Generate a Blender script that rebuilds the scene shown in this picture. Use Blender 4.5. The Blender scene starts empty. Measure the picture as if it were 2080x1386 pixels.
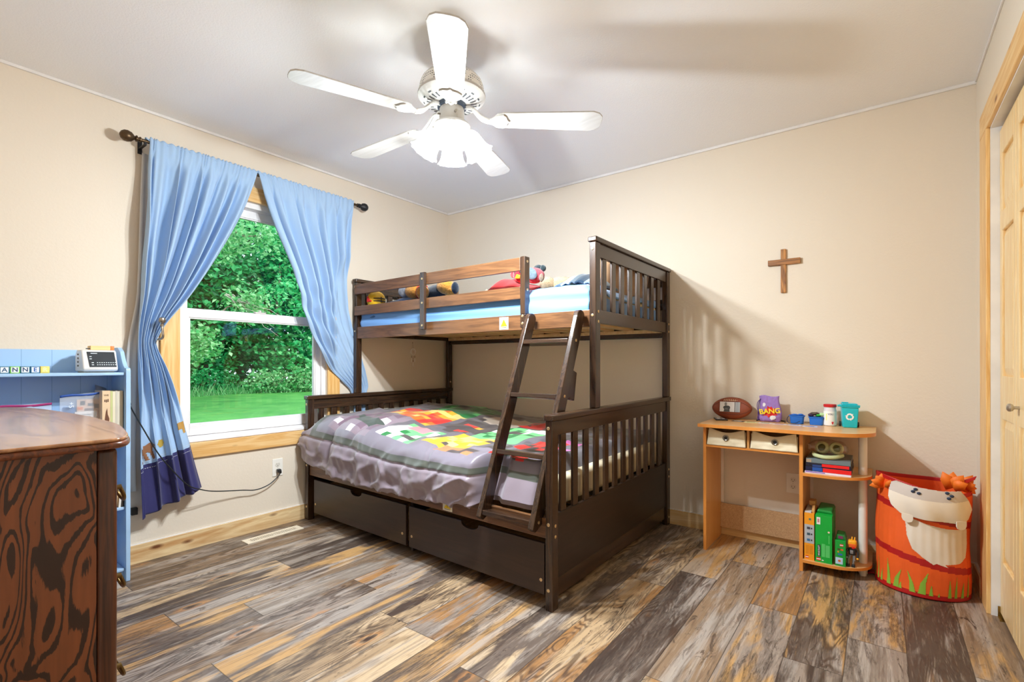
import bpy, bmesh, math, random
from math import sin, cos, pi, radians, sqrt, floor, exp
from mathutils import Vector, Matrix, noise

random.seed(7)
scene = bpy.context.scene
COL = scene.collection

# ------------------------------------------------------------------ camera
cam_d = bpy.data.cameras.new('camera')
cam = bpy.data.objects.new('camera', cam_d)
COL.objects.link(cam)
cam_d.sensor_fit = 'HORIZONTAL'
cam_d.sensor_width = 36.0
cam_d.lens = 36.0 * 1000.2 / 2080.0
cam_d.shift_y = 43.6 / 2080.0
cam_d.clip_start = 0.02
cam_d.clip_end = 300
cam.location = (3.1846, -3.2685, 1.067)
cam.rotation_euler = (radians(90.09), 0, radians(36.83))
scene.camera = cam

# ------------------------------------------------------------------ view, world and sun
scene.view_settings.view_transform = 'Standard'
scene.view_settings.look = 'None'
scene.view_settings.gamma = 1.0
scene.view_settings.use_curve_mapping = False
scene.view_settings.exposure = 0.0
scene.cycles.max_bounces = 14
scene.cycles.diffuse_bounces = 10
scene.cycles.glossy_bounces = 4
scene.cycles.transparent_max_bounces = 16
scene.cycles.sample_clamp_indirect = 6.0
scene.cycles.caustics_reflective = False
scene.cycles.caustics_refractive = False
scene.cycles.use_denoising = True

BULB_W = 63.0          # watts of each of the four ceiling-fan bulbs

w = bpy.data.worlds.new('World')
scene.world = w
w.use_nodes = True
nt = w.node_tree
nt.nodes.clear()
wo = nt.nodes.new('ShaderNodeOutputWorld')
bg = nt.nodes.new('ShaderNodeBackground')
bg.inputs['Color'].default_value = (0.72, 0.86, 1.0, 1)
bg.inputs['Strength'].default_value = 3.0
nt.links.new(bg.outputs[0], wo.inputs[0])

sun_d = bpy.data.lights.new('sun', 'SUN')
sun_d.energy = 3.4
sun_d.angle = radians(3)
sun_d.color = (1.0, 0.98, 0.92)
sun = bpy.data.objects.new('sun', sun_d)
COL.objects.link(sun)
sun.location = (8, -2, 9)
sun.rotation_euler = (radians(8), radians(42), 0)   # shines from behind the house on to the trees

# ------------------------------------------------------------------ colour and node helpers
def lin(c):
    return c / 12.92 if c <= 0.04045 else ((c + 0.055) / 1.055) ** 2.4
def rgb(r, g=None, b=None):
    if isinstance(r, str):
        h = r.lstrip('#')
        r, g, b = int(h[0:2], 16), int(h[2:4], 16), int(h[4:6], 16)
    return (lin(r / 255), lin(g / 255), lin(b / 255), 1.0)

class N:
    """tiny node-graph builder"""
    def __init__(s, name):
        s.m = bpy.data.materials.new(name)
        s.m.use_nodes = True
        s.t = s.m.node_tree
        s.t.nodes.clear()
        s.out = s.t.nodes.new('ShaderNodeOutputMaterial')
    def node(s, typ, **kw):
        n = s.t.nodes.new(typ)
        for k, v in kw.items():
            if hasattr(n, k) and k not in n.inputs:
                setattr(n, k, v)
            else:
                s.set(n.inputs[k], v)
        return n
    def set(s, sock, v):
        if isinstance(v, bpy.types.NodeSocket):
            s.t.links.new(v, sock)
        elif v is not None:
            sock.default_value = v
    def coord(s, kind='Object'):
        return s.t.nodes.new('ShaderNodeTexCoord').outputs[kind]
    def math(s, op, a, b=None, c=None):
        n = s.t.nodes.new('ShaderNodeMath'); n.operation = op
        for i, v in enumerate((a, b, c)):
            if v is not None: s.set(n.inputs[i], v)
        return n.outputs[0]
    def sep(s, v):
        n = s.t.nodes.new('ShaderNodeSeparateXYZ'); s.set(n.inputs[0], v); return n.outputs
    def comb(s, x, y, z):
        n = s.t.nodes.new('ShaderNodeCombineXYZ')
        for i, v in enumerate((x, y, z)): s.set(n.inputs[i], v)
        return n.outputs[0]
    def scale(s, v, sc, loc=(0, 0, 0), rot=(0, 0, 0)):
        n = s.t.nodes.new('ShaderNodeMapping')
        s.set(n.inputs['Vector'], v)
        n.inputs['Scale'].default_value = sc
        n.inputs['Location'].default_value = loc
        n.inputs['Rotation'].default_value = rot
        return n.outputs[0]
    def noise(s, v, scale=5, detail=3, rough=.5, dist=0, out='Fac'):
        n = s.t.nodes.new('ShaderNodeTexNoise')
        s.set(n.inputs['Vector'], v)
        n.inputs['Scale'].default_value = scale
        n.inputs['Detail'].default_value = detail
        n.inputs['Roughness'].default_value = rough
        n.inputs['Distortion'].default_value = dist
        return n.outputs[out]
    def ramp(s, f, stops, interp='LINEAR'):
        n = s.t.nodes.new('ShaderNodeValToRGB')
        s.set(n.inputs[0], f)
        n.color_ramp.interpolation = interp
        e = n.color_ramp.elements
        while len(e) < len(stops): e.new(0.5)
        for i, (p, c) in enumerate(stops):
            e[i].position = p
            e[i].color = c if not isinstance(c, (int, float)) else (c, c, c, 1)
        return n.outputs[0]
    def mix(s, f, a, b, mode='MIX'):
        n = s.t.nodes.new('ShaderNodeMix'); n.data_type = 'RGBA'; n.blend_type = mode
        n.clamp_factor = True
        s.set(n.inputs[0], f); s.set(n.inputs[6], a); s.set(n.inputs[7], b)
        return n.outputs[2]
    def bump(s, h, strength=.2, dist=.01):
        n = s.t.nodes.new('ShaderNodeBump')
        s.set(n.inputs['Height'], h)
        n.inputs['Strength'].default_value = strength
        n.inputs['Distance'].default_value = dist
        return n.outputs[0]
    def bsdf(s, col, rough=.5, normal=None, metal=0, spec=.5, sheen=0, trans=0, alpha=None, emit=None, es=0, coat=0, sub=0):
        n = s.t.nodes.new('ShaderNodeBsdfPrincipled')
        s.set(n.inputs['Base Color'], col)
        s.set(n.inputs['Roughness'], rough)
        n.inputs['Metallic'].default_value = metal
        n.inputs['Specular IOR Level'].default_value = spec
        n.inputs['Sheen Weight'].default_value = sheen
        n.inputs['Transmission Weight'].default_value = trans
        n.inputs['Coat Weight'].default_value = coat
        if alpha is not None: s.set(n.inputs['Alpha'], alpha)
        if emit is not None:
            n.inputs['Emission Color'].default_value = emit
            n.inputs['Emission Strength'].default_value = es
        if normal is not None: s.set(n.inputs['Normal'], normal)
        s.t.links.new(n.outputs[0], s.out.inputs[0])
        return n

_pc = {}
def plain(col, rough=.5, metal=0, spec=.5, bump=0, bscale=200, coat=0, sheen=0):
    """a plain coloured material with faint surface variation"""
    key = (str(col), rough, metal, spec, bump, bscale, coat, sheen)
    if key in _pc: return _pc[key]
    n = N('paint_%d' % len(_pc))
    c = rgb(col) if isinstance(col, str) else col
    v = n.coord()
    f = n.noise(v, 9, 3)
    c2 = tuple(min(1, x * .90) for x in c[:3]) + (1,)
    colr = n.mix(n.ramp(f, [(.35, 0.0), (.65, 1.0)]), c, c2)
    nm = n.bump(n.noise(v, bscale, 2), bump, .002) if bump else None
    n.bsdf(colr, rough, nm, metal, spec, sheen, coat=coat)
    _pc[key] = n.m
    return n.m

def wood(name, c1, c2, axis='x', rough=.35, ring=7.0, contrast=1.0, spec=.5, knots=False, stretch=14, bump=.05):
    n = N(name)
    v = n.coord()
    s = {'x': (1.0, stretch, stretch), 'y': (stretch, 1.0, stretch), 'z': (stretch, stretch, 1.0)}[axis]
    vs = n.scale(v, s)
    f1 = n.noise(vs, 1.3, 4, .55, .6)
    rings = n.math('FRACT', n.math('MULTIPLY', f1, ring))
    tri = n.math('ABSOLUTE', n.math('SUBTRACT', n.math('MULTIPLY', rings, 2), 1))
    s2 = tuple(4 * q for q in s)
    f2 = n.noise(n.scale(v, s2), 3.0, 4, .6)
    mixf = n.math('ADD', n.math('MULTIPLY', tri, .6), n.math('MULTIPLY', f2, .45))
    col = n.mix(n.ramp(mixf, [(.5 - .4 / contrast, 0.0), (.5 + .4 / contrast, 1.0)]), rgb(c1), rgb(c2))
    if knots:
        vk = n.scale(v, {'x': (4, 11, 11), 'y': (11, 4, 11), 'z': (11, 11, 4)}[axis])
        vo = n.t.nodes.new('ShaderNodeTexVoronoi'); n.set(vo.inputs['Vector'], vk); vo.inputs['Scale'].default_value = .8
        k = n.ramp(vo.outputs['Distance'], [(.05, 1.0), (.13, 0.0)])
        col = n.mix(k, col, rgb(*knots))
    n.bsdf(col, rough, n.bump(f2, bump, .003), spec=spec)
    return n.m

# ------------------------------------------------------------------ mesh helpers
class B:
    def __init__(s): s.bm = bmesh.new()
    def box(s, x0, x1, y0, y1, z0, z1, rot=None, mi=0):
        vs = [s.bm.verts.new((x, y, z)) for z in (z0, z1) for y in (y0, y1) for x in (x0, x1)]
        if rot is not None:
            for v in vs: v.co = rot @ v.co
        for f in ((0, 2, 3, 1), (4, 5, 7, 6), (0, 1, 5, 4), (2, 6, 7, 3), (0, 4, 6, 2), (1, 3, 7, 5)):
            fc = s.bm.faces.new([vs[i] for i in f]); fc.material_index = mi
        return s
    def prism(s, poly, a0, a1, axis='z', mi=0, M=None):
        """extrude a 2-D outline between a0 and a1 along axis (x: poly=(y,z), y: (x,z), z: (x,y))"""
        def P(p, a):
            q = {'x': (a, p[0], p[1]), 'y': (p[0], a, p[1]), 'z': (p[0], p[1], a)}[axis]
            q = Vector(q)
            return M @ q if M is not None else q
        lo = [s.bm.verts.new(P(p, a0)) for p in poly]
        hi = [s.bm.verts.new(P(p, a1)) for p in poly]
        n = len(poly)
        fs = [s.bm.faces.new(lo), s.bm.faces.new(hi)]
        for i in range(n):
            fs.append(s.bm.faces.new((lo[i], lo[(i + 1) % n], hi[(i + 1) % n], hi[i])))
        for f in fs: f.material_index = mi
        bmesh.ops.recalc_face_normals(s.bm, faces=fs)
        return s
    def lathe(s, prof, c=(0, 0, 0), seg=24, M=None, wave=None, mi=0, close=False):
        """prof: list of (r, z); revolved round z, placed by M or at c"""
        rings = []
        for j, (r, z) in enumerate(prof):
            ring = []
            for i in range(seg):
                t = 2 * pi * i / seg
                rr = r * (wave(t, j / (len(prof) - 1)) if wave else 1)
                co = Vector((rr * cos(t), rr * sin(t), z))
                co = M @ co if M is not None else co + Vector(c)
                ring.append(s.bm.verts.new(co))
            rings.append(ring)
        fs = []
        for a, b in zip(rings, rings[1:]):
            for i in range(seg):
                fs.append(s.bm.faces.new((a[i], a[(i + 1) % seg], b[(i + 1) % seg], b[i])))
        if not close:
            if prof[0][0] > 1e-6: fs.append(s.bm.faces.new(list(reversed(rings[0]))))
            if prof[-1][0] > 1e-6: fs.append(s.bm.faces.new(rings[-1]))
        for f in fs: f.material_index = mi
        return s
    def rod(s, p0, p1, r0, r1=None, seg=14, mi=0):
        p0, p1 = Vector(p0), Vector(p1)
        d = p1 - p0
        M = Matrix.Translation(p0) @ d.to_track_quat('Z', 'Y').to_matrix().to_4x4()
        return s.lathe([(r0, 0), (r0 if r1 is None else r1, d.length)], M=M, seg=seg, mi=mi)
    def tube(s, pts, r, seg=8, mi=0, caps=True):
        pts = [Vector(p) for p in pts]
        rings = []
        up = Vector((0, 0, 1))
        prev = None
        for i, p in enumerate(pts):
            d = (pts[min(i + 1, len(pts) - 1)] - pts[max(i - 1, 0)])
            if d.length < 1e-9: d = Vector((0, 0, 1))
            d.normalize()
            if prev is None:
                a = d.cross(up)
                if a.length < 1e-3: a = d.cross(Vector((1, 0, 0)))
            else:
                a = prev - d * prev.dot(d)
                if a.length < 1e-4: a = d.cross(up)
            a.normalize(); prev = a
            b = d.cross(a)
            rr = r[i] if hasattr(r, '__len__') else r
            rings.append([s.bm.verts.new(p + (a * cos(2 * pi * k / seg) + b * sin(2 * pi * k / seg)) * rr) for k in range(seg)])
        for u, v in zip(rings, rings[1:]):
            for k in range(seg):
                f = s.bm.faces.new((u[k], u[(k + 1) % seg], v[(k + 1) % seg], v[k])); f.material_index = mi
        if caps:
            s.bm.faces.new(list(reversed(rings[0]))).material_index = mi
            s.bm.faces.new(rings[-1]).material_index = mi
        return s
    def ball(s, c, r, seg=20, rings=12, M=None, fn=None, mi=0):
        r = (r, r, r) if not hasattr(r, '__len__') else r
        rows = []
        for j in range(1, rings):
            ph = pi * j / rings
            row = []
            for i in range(seg):
                t = 2 * pi * i / seg
                d = Vector((sin(ph) * cos(t), sin(ph) * sin(t), cos(ph)))
                k = fn(d) if fn else 1
                co = Vector((d.x * r[0] * k, d.y * r[1] * k, d.z * r[2] * k))
                if M is not None: co = M @ co
                row.append(s.bm.verts.new(co + Vector(c)))
            rows.append(row)
        def pole(z):
            d = Vector((0, 0, z)); k = fn(d) if fn else 1
            co = Vector((0, 0, z * r[2] * k))
            if M is not None: co = M @ co
            return s.bm.verts.new(co + Vector(c))
        tp, bt = pole(1), pole(-1)
        fs = []
        for i in range(seg):
            fs.append(s.bm.faces.new((tp, rows[0][i], rows[0][(i + 1) % seg])))
            fs.append(s.bm.faces.new((bt, rows[-1][(i + 1) % seg], rows[-1][i])))
        for a, b in zip(rows, rows[1:]):
            for i in range(seg):
                fs.append(s.bm.faces.new((a[i], b[i], b[(i + 1) % seg], a[(i + 1) % seg])))
        for f in fs: f.material_index = mi
        return s
    def grid(s, fn, nu, nv, mif=None, keep=None):
        """fn(u,v)->point for u,v in 0..1"""
        V = {}
        def gv(i, j):
            if (i, j) not in V: V[(i, j)] = s.bm.verts.new(fn(i / nu, j / nv))
            return V[(i, j)]
        for i in range(nu):
            for j in range(nv):
                if keep and not keep((i + .5) / nu, (j + .5) / nv): continue
                f = s.bm.faces.new((gv(i, j), gv(i + 1, j), gv(i + 1, j + 1), gv(i, j + 1)))
                if mif: f.material_index = mif((i + .5) / nu, (j + .5) / nv)
        return s
    def rbox(s, x0, x1, y0, y1, z0, z1, r=.01, seg=3, mi=0):
        """box with rounded edges"""
        b2 = bmesh.new()
        bmesh.ops.create_cube(b2, size=1)
        for v in b2.verts:
            v.co = Vector(((x0 + x1) / 2 + v.co.x * (x1 - x0), (y0 + y1) / 2 + v.co.y * (y1 - y0), (z0 + z1) / 2 + v.co.z * (z1 - z0)))
        bmesh.ops.bevel(b2, geom=list(b2.edges), offset=r, segments=seg, profile=.5, affect='EDGES')
        mp = {v: s.bm.verts.new(v.co) for v in b2.verts}
        for f in b2.faces:
            s.bm.faces.new([mp[v] for v in f.verts]).material_index = mi
        b2.free()
        return s

ORIGIN = {}
def warp_bed(co):
    return Vector((co.x, co.y * (1 + .0215 * co.x), co.z))

def obj(name, b, mats, parent=None, smooth=35, bevel=0, warp=False, label=None, solid=0, recalc=False, seg=2):
    bm = b.bm if isinstance(b, B) else b
    if recalc: bmesh.ops.recalc_face_normals(bm, faces=bm.faces)
    if warp:
        for v in bm.verts: v.co = warp_bed(v.co)
    o0 = ORIGIN.get(parent.name, Vector((0, 0, 0))) if parent is not None else Vector((0, 0, 0))
    if o0.length > 0:
        for v in bm.verts: v.co -= o0
    me = bpy.data.meshes.new(name)
    bm.to_mesh(me); bm.free()
    for m in (mats if isinstance(mats, (list, tuple)) else [mats]): me.materials.append(m)
    if smooth:
        me.polygons.foreach_set('use_smooth', [True] * len(me.polygons))
        try: me.set_sharp_from_angle(angle=radians(smooth))
        except Exception: pass
    o = bpy.data.objects.new(name, me)
    COL.objects.link(o)
    if parent is not None:
        o.parent = parent
        ORIGIN[o.name] = o0
    if solid:
        md = o.modifiers.new('thickness', 'SOLIDIFY'); md.thickness = solid; md.offset = 0
    if bevel:
        md = o.modifiers.new('bevel', 'BEVEL'); md.width = bevel; md.segments = seg
        md.limit_method = 'ANGLE'; md.angle_limit = radians(40); md.harden_normals = False
    if label: o['label'] = label
    return o

def thing(name, label, cat, loc=(0, 0, 0), group=None, rotz=0):
    o = bpy.data.objects.new(name, None)
    o.empty_display_size = .1
    COL.objects.link(o)
    o.location = loc
    o.rotation_euler = (0, 0, rotz)
    o['label'] = label; o['category'] = cat
    if group: o['group'] = group
    ORIGIN[o.name] = Vector(loc) if rotz == 0 else Vector((0, 0, 0))
    return o

def tag(o, label, cat, group=None, kind=None):
    o['label'] = label; o['category'] = cat
    if group: o['group'] = group
    if kind: o['kind'] = kind
    return o

def base(o):
    """put the object's origin at the base centre of its mesh"""
    me = o.data
    xs = [v.co.x for v in me.vertices]; ys = [v.co.y for v in me.vertices]; zs = [v.co.z for v in me.vertices]
    c = Vector(((min(xs) + max(xs)) / 2, (min(ys) + max(ys)) / 2, min(zs)))
    me.transform(Matrix.Translation(-c))
    o.location = c
    ORIGIN[o.name] = c
    return o

def struct(name, b, m, parent=None, label=None, **kw):
    o = obj(name, b, m, parent, **kw)
    if parent is None:
        o['kind'] = 'structure'
    if label: o['label'] = label
    return o

def text_mesh(txt, size, depth=.0005, spacing=1.0, bold=0):
    cu = bpy.data.curves.new('lettering', 'FONT')
    cu.body = txt; cu.size = size; cu.extrude = depth; cu.space_character = spacing
    cu.align_x = 'CENTER'; cu.align_y = 'CENTER'; cu.offset = bold
    cu.resolution_u = 3
    o = bpy.data.objects.new('lettering', cu)
    COL.objects.link(o)
    dg = bpy.context.evaluated_depsgraph_get()
    me = bpy.data.meshes.new_from_object(o.evaluated_get(dg))
    bpy.data.objects.remove(o); bpy.data.curves.remove(cu)
    return me

def text_obj(name, txt, size, mat, parent, loc, x_dir, y_dir, depth=.0005, spacing=1.0, bold=0, sx=1.0):
    """flat lettering whose reading direction is x_dir and whose up is y_dir"""
    me = text_mesh(txt, size, depth, spacing, bold)
    xd, yd = Vector(x_dir).normalized(), Vector(y_dir).normalized()
    zd = xd.cross(yd)
    M = Matrix.Translation(Vector(loc) - ORIGIN.get(parent.name, Vector((0, 0, 0)))) @ Matrix((xd, yd, zd)).transposed().to_4x4() @ Matrix.Diagonal((sx, 1, 1, 1))
    me.transform(M)
    me.materials.clear(); me.materials.append(mat)
    o = bpy.data.objects.new(name, me)
    COL.objects.link(o); o.parent = parent
    ORIGIN[o.name] = ORIGIN.get(parent.name, Vector((0, 0, 0)))
    return o

def catmull(pts, n=8):
    pts = [Vector(p) for p in pts]
    out = []
    for i in range(len(pts) - 1):
        p0, p1, p2, p3 = pts[max(i - 1, 0)], pts[i], pts[i + 1], pts[min(i + 2, len(pts) - 1)]
        for k in range(n):
            t = k / n
            out.append(.5 * ((2 * p1) + (p2 - p0) * t + (2 * p0 - 5 * p1 + 4 * p2 - p3) * t * t + (3 * p1 - p0 - 3 * p2 + p3) * t ** 3))
    out.append(pts[-1])
    return out

def lerp_tab(tab, x):
    """piecewise smooth interpolation in a table of (x, y)"""
    if x <= tab[0][0]: return tab[0][1]
    if x >= tab[-1][0]: return tab[-1][1]
    for i in range(len(tab) - 1):
        (a, fa), (b, fb) = tab[i], tab[i + 1]
        if a <= x <= b:
            (p, fp) = tab[max(i - 1, 0)]; (q, fq) = tab[min(i + 2, len(tab) - 1)]
            t = (x - a) / (b - a)
            m0 = (fb - fp) / (b - p) * (b - a) if b != p else 0
            m1 = (fq - fa) / (q - a) * (b - a) if q != a else 0
            return (2 * t**3 - 3 * t*t + 1) * fa + (t**3 - 2 * t*t + t) * m0 + (-2 * t**3 + 3 * t*t) * fb + (t**3 - t*t) * m1
def sstep(a, b, x):
    t = max(0, min(1, (x - a) / (b - a))); return t * t * (3 - 2 * t)
def nz(x, y=0, z=0): return noise.noise(Vector((x, y, z)))

# ================================================================== MATERIALS OF THE ROOM
def mat_wall():
    n = N('wall_paint')
    v = n.coord()
    h = n.noise(v, 70, 3, .55)
    h2 = n.noise(v, 150, 2, .5)
    hh = n.math('ADD', n.math('MULTIPLY', n.ramp(h, [(.42, 0.0), (.62, 1.0)]), .7), n.math('MULTIPLY', h2, .3))
    n.bsdf(rgb(223, 211, 193), .62, n.bump(hh, .13, .003), spec=.3)
    return n.m
def mat_ceiling():
    n = N('ceiling_texture')
    v = n.coord()
    h = n.noise(v, 120, 4, .65)
    n.bsdf(rgb(240, 240, 240), .8, n.bump(n.ramp(h, [(.4, 0.0), (.62, 1.0)]), .2, .003), spec=.2)
    return n.m
def mat_floor():
    n = N('distressed_plank_floor')
    v = n.coord()
    X, Y, Z = n.sep(v)
    u = n.math('DIVIDE', n.math('SUBTRACT', X, .02), .18)
    ci = n.math('FLOOR', u); fu = n.math('FRACT', u)
    wn = n.t.nodes.new('ShaderNodeTexWhiteNoise'); wn.noise_dimensions = '1D'; n.set(wn.inputs['W'], ci)
    vv = n.math('ADD', n.math('DIVIDE', Y, 1.22), n.math('MULTIPLY', wn.outputs['Value'], 7.0))
    ri = n.math('FLOOR', vv); fv = n.math('FRACT', vv)
    w2 = n.t.nodes.new('ShaderNodeTexWhiteNoise'); w2.noise_dimensions = '2D'; n.set(w2.inputs['Vector'], n.comb(ci, ri, 0))
    r1, r2, r3 = n.sep(w2.outputs['Color'])
    off = n.comb(n.math('MULTIPLY', r1, 31.0), n.math('MULTIPLY', r2, 57.0), n.math('MULTIPLY', r3, 13.0))
    va = n.t.nodes.new('ShaderNodeVectorMath'); va.operation = 'ADD'; n.set(va.inputs[0], v); n.set(va.inputs[1], off)
    pv = va.outputs[0]
    # flowing distortion along the board
    A = [(0.0, rgb(140, 126, 114)), (.14, rgb(172, 152, 130)), (.26, rgb(104, 90, 80)), (.40, rgb(184, 156, 120)), (.52, rgb(138, 114, 90)), (.64, rgb(78, 65, 56)), (.76, rgb(162, 136, 104)), (.88, rgb(146, 132, 120))]
    Bc = [(0.0, rgb(182, 142, 90)), (.20, rgb(138, 126, 114)), (.36, rgb(156, 114, 70)), (.50, rgb(72, 58, 50)), (.64, rgb(194, 168, 134)), (.80, rgb(124, 98, 72))]
    ta = n.ramp(r1, A, 'CONSTANT'); tb = n.ramp(r2, Bc, 'CONSTANT')
    broad = n.noise(n.scale(pv, (9, 1.6, 1)), 1.0, 4, .6, .8)
    col = n.mix(n.ramp(broad, [(.47, 0.0), (.56, 1.0)]), ta, tb)
    # grey washed areas
    wash = n.noise(n.scale(pv, (14, 1.2, 1), (3, 9, 0)), 1.0, 5, .65, .5)
    col = n.mix(n.math('MULTIPLY', n.ramp(wash, [(.52, 0.0), (.62, 1.0)]), .65), col, rgb(176, 166, 156))
    # grain streaks
    g = n.noise(n.scale(pv, (85, 4.5, 1)), 1.0, 4, .65, .3)
    col = n.mix(n.ramp(g, [(.34, .55), (.50, 0.0)]), col, rgb(84, 66, 54))
    g2 = n.noise(n.scale(pv, (140, 9, 1), (5, 1, 0)), 1.0, 3, .6)
    col = n.mix(n.ramp(g2, [(.56, 0.0), (.70, .22)]), col, rgb(206, 190, 168))
    # cathedral grain, only on some boards
    cv = n.noise(n.scale(pv, (9, 1.3, 1), (0, 4, 0)), 1.0, 2, .4, .4)
    cr = n.math('ABSOLUTE', n.math('SUBTRACT', n.math('FRACT', n.math('MULTIPLY', cv, 22)), .5))
    cm = n.math('MULTIPLY', n.ramp(cr, [(.10, 1.0), (.32, 0.0)]), n.ramp(r3, [(.50, 0.0), (.60, .70)]))
    cm = n.math('MULTIPLY', cm, n.ramp(n.noise(n.scale(pv, (16, 5, 1)), 1, 3), [(.44, 0.0), (.54, 1.0)]))
    col = n.mix(cm, col, rgb(70, 50, 38))
    # ragged dark weathering
    d = n.noise(n.scale(pv, (26, 5.5, 1), (8, 2, 0)), 1.0, 7, .75, .9)
    dm = n.math('MULTIPLY', n.ramp(d, [(.56, 0.0), (.61, .85)]), n.ramp(broad, [(.38, 1.0), (.62, .25)]))
    col = n.mix(dm, col, rgb(66, 52, 44))
    dl = n.noise(n.scale(pv, (8, 1.1, 1), (2, 7, 0)), 1.0, 6, .68, 1.2)
    dk2 = n.math('MULTIPLY', n.ramp(dl, [(.50, 0.0), (.57, .80)]), n.ramp(n.math('FRACT', n.math('MULTIPLY', r3, 7.0)), [(.25, 0.0), (.55, 1.0)]))
    fine = n.noise(n.scale(pv, (150, 22, 1)), 1.0, 5, .75)
    col = n.mix(n.math('MULTIPLY', dk2, n.ramp(fine, [(.40, 1.0), (.60, .35)])), col, rgb(58, 46, 40))
    col = n.mix(n.ramp(fine, [(.60, 0.0), (.72, .30)]), col, rgb(60, 48, 40))
    # knots
    vo = n.t.nodes.new('ShaderNodeTexVoronoi'); n.set(vo.inputs['Vector'], n.scale(pv, (4.5, 1.7, 1))); vo.inputs['Scale'].default_value = 1.0
    kd = n.math('ADD', vo.outputs['Distance'], n.math('MULTIPLY', n.noise(n.scale(pv, (60, 30, 1)), 1, 3), .06))
    col = n.mix(n.ramp(kd, [(.055, 1.0), (.10, 0.0)]), col, rgb(62, 42, 30))
    col = n.mix(n.ramp(kd, [(.10, 0.0), (.105, .45), (.17, 0.0)]), col, rgb(196, 132, 66))
    # seams
    e1 = n.math('MINIMUM', fu, n.math('SUBTRACT', 1.0, fu))
    e2 = n.math('MULTIPLY', n.math('MINIMUM', fv, n.math('SUBTRACT', 1.0, fv)), 6.8)
    e = n.math('MINIMUM', e1, e2)
    seam = n.ramp(e, [(.004, 1.0), (.013, 0.0)])
    col = n.mix(n.math('MULTIPLY', seam, .75), col, rgb(52, 42, 36))
    hgt = n.math('SUBTRACT', n.math('MULTIPLY', g, .5), n.math('ADD', seam, n.math('MULTIPLY', dm, .3)))
    n.bsdf(col, n.math('ADD', .36, n.math('MULTIPLY', g, .16)), n.bump(hgt, .25, .002), spec=.45)
    return n.m

WALL = mat_wall()
CEIL = mat_ceiling()
FLOOR = mat_floor()
PINE = wood('knotty_pine_y', '#EAC78E', '#D6A25C', 'y', .4, 5, knots=(120, 66, 28))
PINE_X = wood('knotty_pine_x', '#EAC78E', '#D6A25C', 'x', .4, 5, knots=(120, 66, 28))
PINE_Z = wood('pine_z', '#F0C98A', '#D9A35A', 'z', .35, 6)
DOORPINE = wood('door_pine', '#F0D6A4', '#E2BC7E', 'z', .28, 7, stretch=11)
BASEPINE = wood('baseboard_pine_y', '#EED7A8', '#C08E56', 'y', .4, 3, knots=(110, 62, 30), stretch=10)
BASEPINE_X = wood('baseboard_pine_x', '#EED7A8', '#D0A468', 'x', .4, 3, stretch=10)
WHITE = plain('#EDECEA', .4)
VINYL = plain('#F2F0F0', .3)
CAULK = plain('#E9E6E2', .5)

# ================================================================== ROOM SHELL
W, H, NEAR = 3.558, 2.44, -3.66
b = B(); b.box(-.15, W + .8, NEAR - .15, .15, -.12, 0); struct('floor', b, FLOOR, smooth=0)
b = B(); b.box(-.15, W + .8, NEAR - .15, .15, H, H + .12); struct('ceiling', b, CEIL, smooth=0)
b = B(); b.box(-.15, W + .8, 0, .15, 0, H); struct('wall_back', b, WALL, smooth=0)
b = B(); b.box(-.15, W + .8, NEAR - .15, NEAR, 0, H); struct('wall_near', b, WALL, smooth=0)
WY0, WY1, WZ0, WZ1 = -2.165, -1.235, .61, 2.085      # window opening
b = B()
b.box(-.15, 0, NEAR, WY0, 0, H); b.box(-.15, 0, WY1, 0, 0, H)
b.box(-.15, 0, WY0, WY1, 0, WZ0); b.box(-.15, 0, WY0, WY1, WZ1, H)
struct('wall_left', b, WALL, smooth=0)
CY0, CY1, CZ = -.375, -1.625, 2.07                   # closet opening
b = B()
b.box(W, W + .12, CY0, 0, 0, H); b.box(W, W + .12, NEAR, CY1, 0, H); b.box(W, W + .12, CY1, CY0, CZ, H)
struct('wall_right', b, WALL, smooth=0)
b = B(); b.box(W + .78, W + .8, NEAR, 0, 0, H); b.box(W + .12, W + .78, CY0 + .02, CY0 + .04, 0, H); b.box(W + .12, W + .78, CY1 - .04, CY1 - .02, 0, H)
struct('wall_closet', b, WALL, smooth=0)
# baseboards with their caulk line
for nm, bx, m, cb in (('baseboard_left', (0, .016, NEAR, 0, 0, .098), BASEPINE, (0, .010, NEAR, 0, .098, .102)),
                      ('baseboard_back', (0.016, W, -.016, 0, 0, .095), BASEPINE_X, (0.01, W, -.010, 0, .095, .099)),
                      ('baseboard_right', (W - .016, W, CY0 + .16, -.016, 0, .095), BASEPINE, (W - .010, W, CY0 + .16, -.016, .095, .099))):
    b = B(); b.box(*bx); o = struct(nm, b, m, smooth=0, bevel=.002)
    c = B(); c.box(*cb); obj('caulk_line', c, CAULK, o, smooth=0)
# ceiling edge strips
for k, bx in enumerate(((0, .012, NEAR, 0, H - .014, H), (.012, W, -.012, 0, H - .016, H), (W - .008, W, NEAR, -.012, H - .010, H))):
    b = B(); b.box(*bx); struct('trim_%d' % (k + 1), b, CAULK, smooth=0, bevel=.002)
# closet casing (pine) and white jamb
b = B()
b.box(W - .014, W + .001, CY0, CY0 + .165, 0, CZ)
struct('trim_4', b, PINE_Z, smooth=0, bevel=.003, label='pine side casing of the closet')
b = B(); b.box(W - .014, W + .001, CY1 - .15, CY0 + .165, CZ, CZ + .105)
struct('trim_5', b, PINE, smooth=0, bevel=.003, label='pine head casing of the closet')
b = B(); b.box(W, W + .12, CY0 - .004, CY0 + .0005, 0, CZ); b.box(W, W + .12, CY1 - .001, CY1 + .004, 0, CZ)
b.box(W, W + .12, CY1, CY0, CZ - .006, CZ + .0005)
struct('trim_6', b, WHITE, smooth=0, label='white closet jamb')

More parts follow.
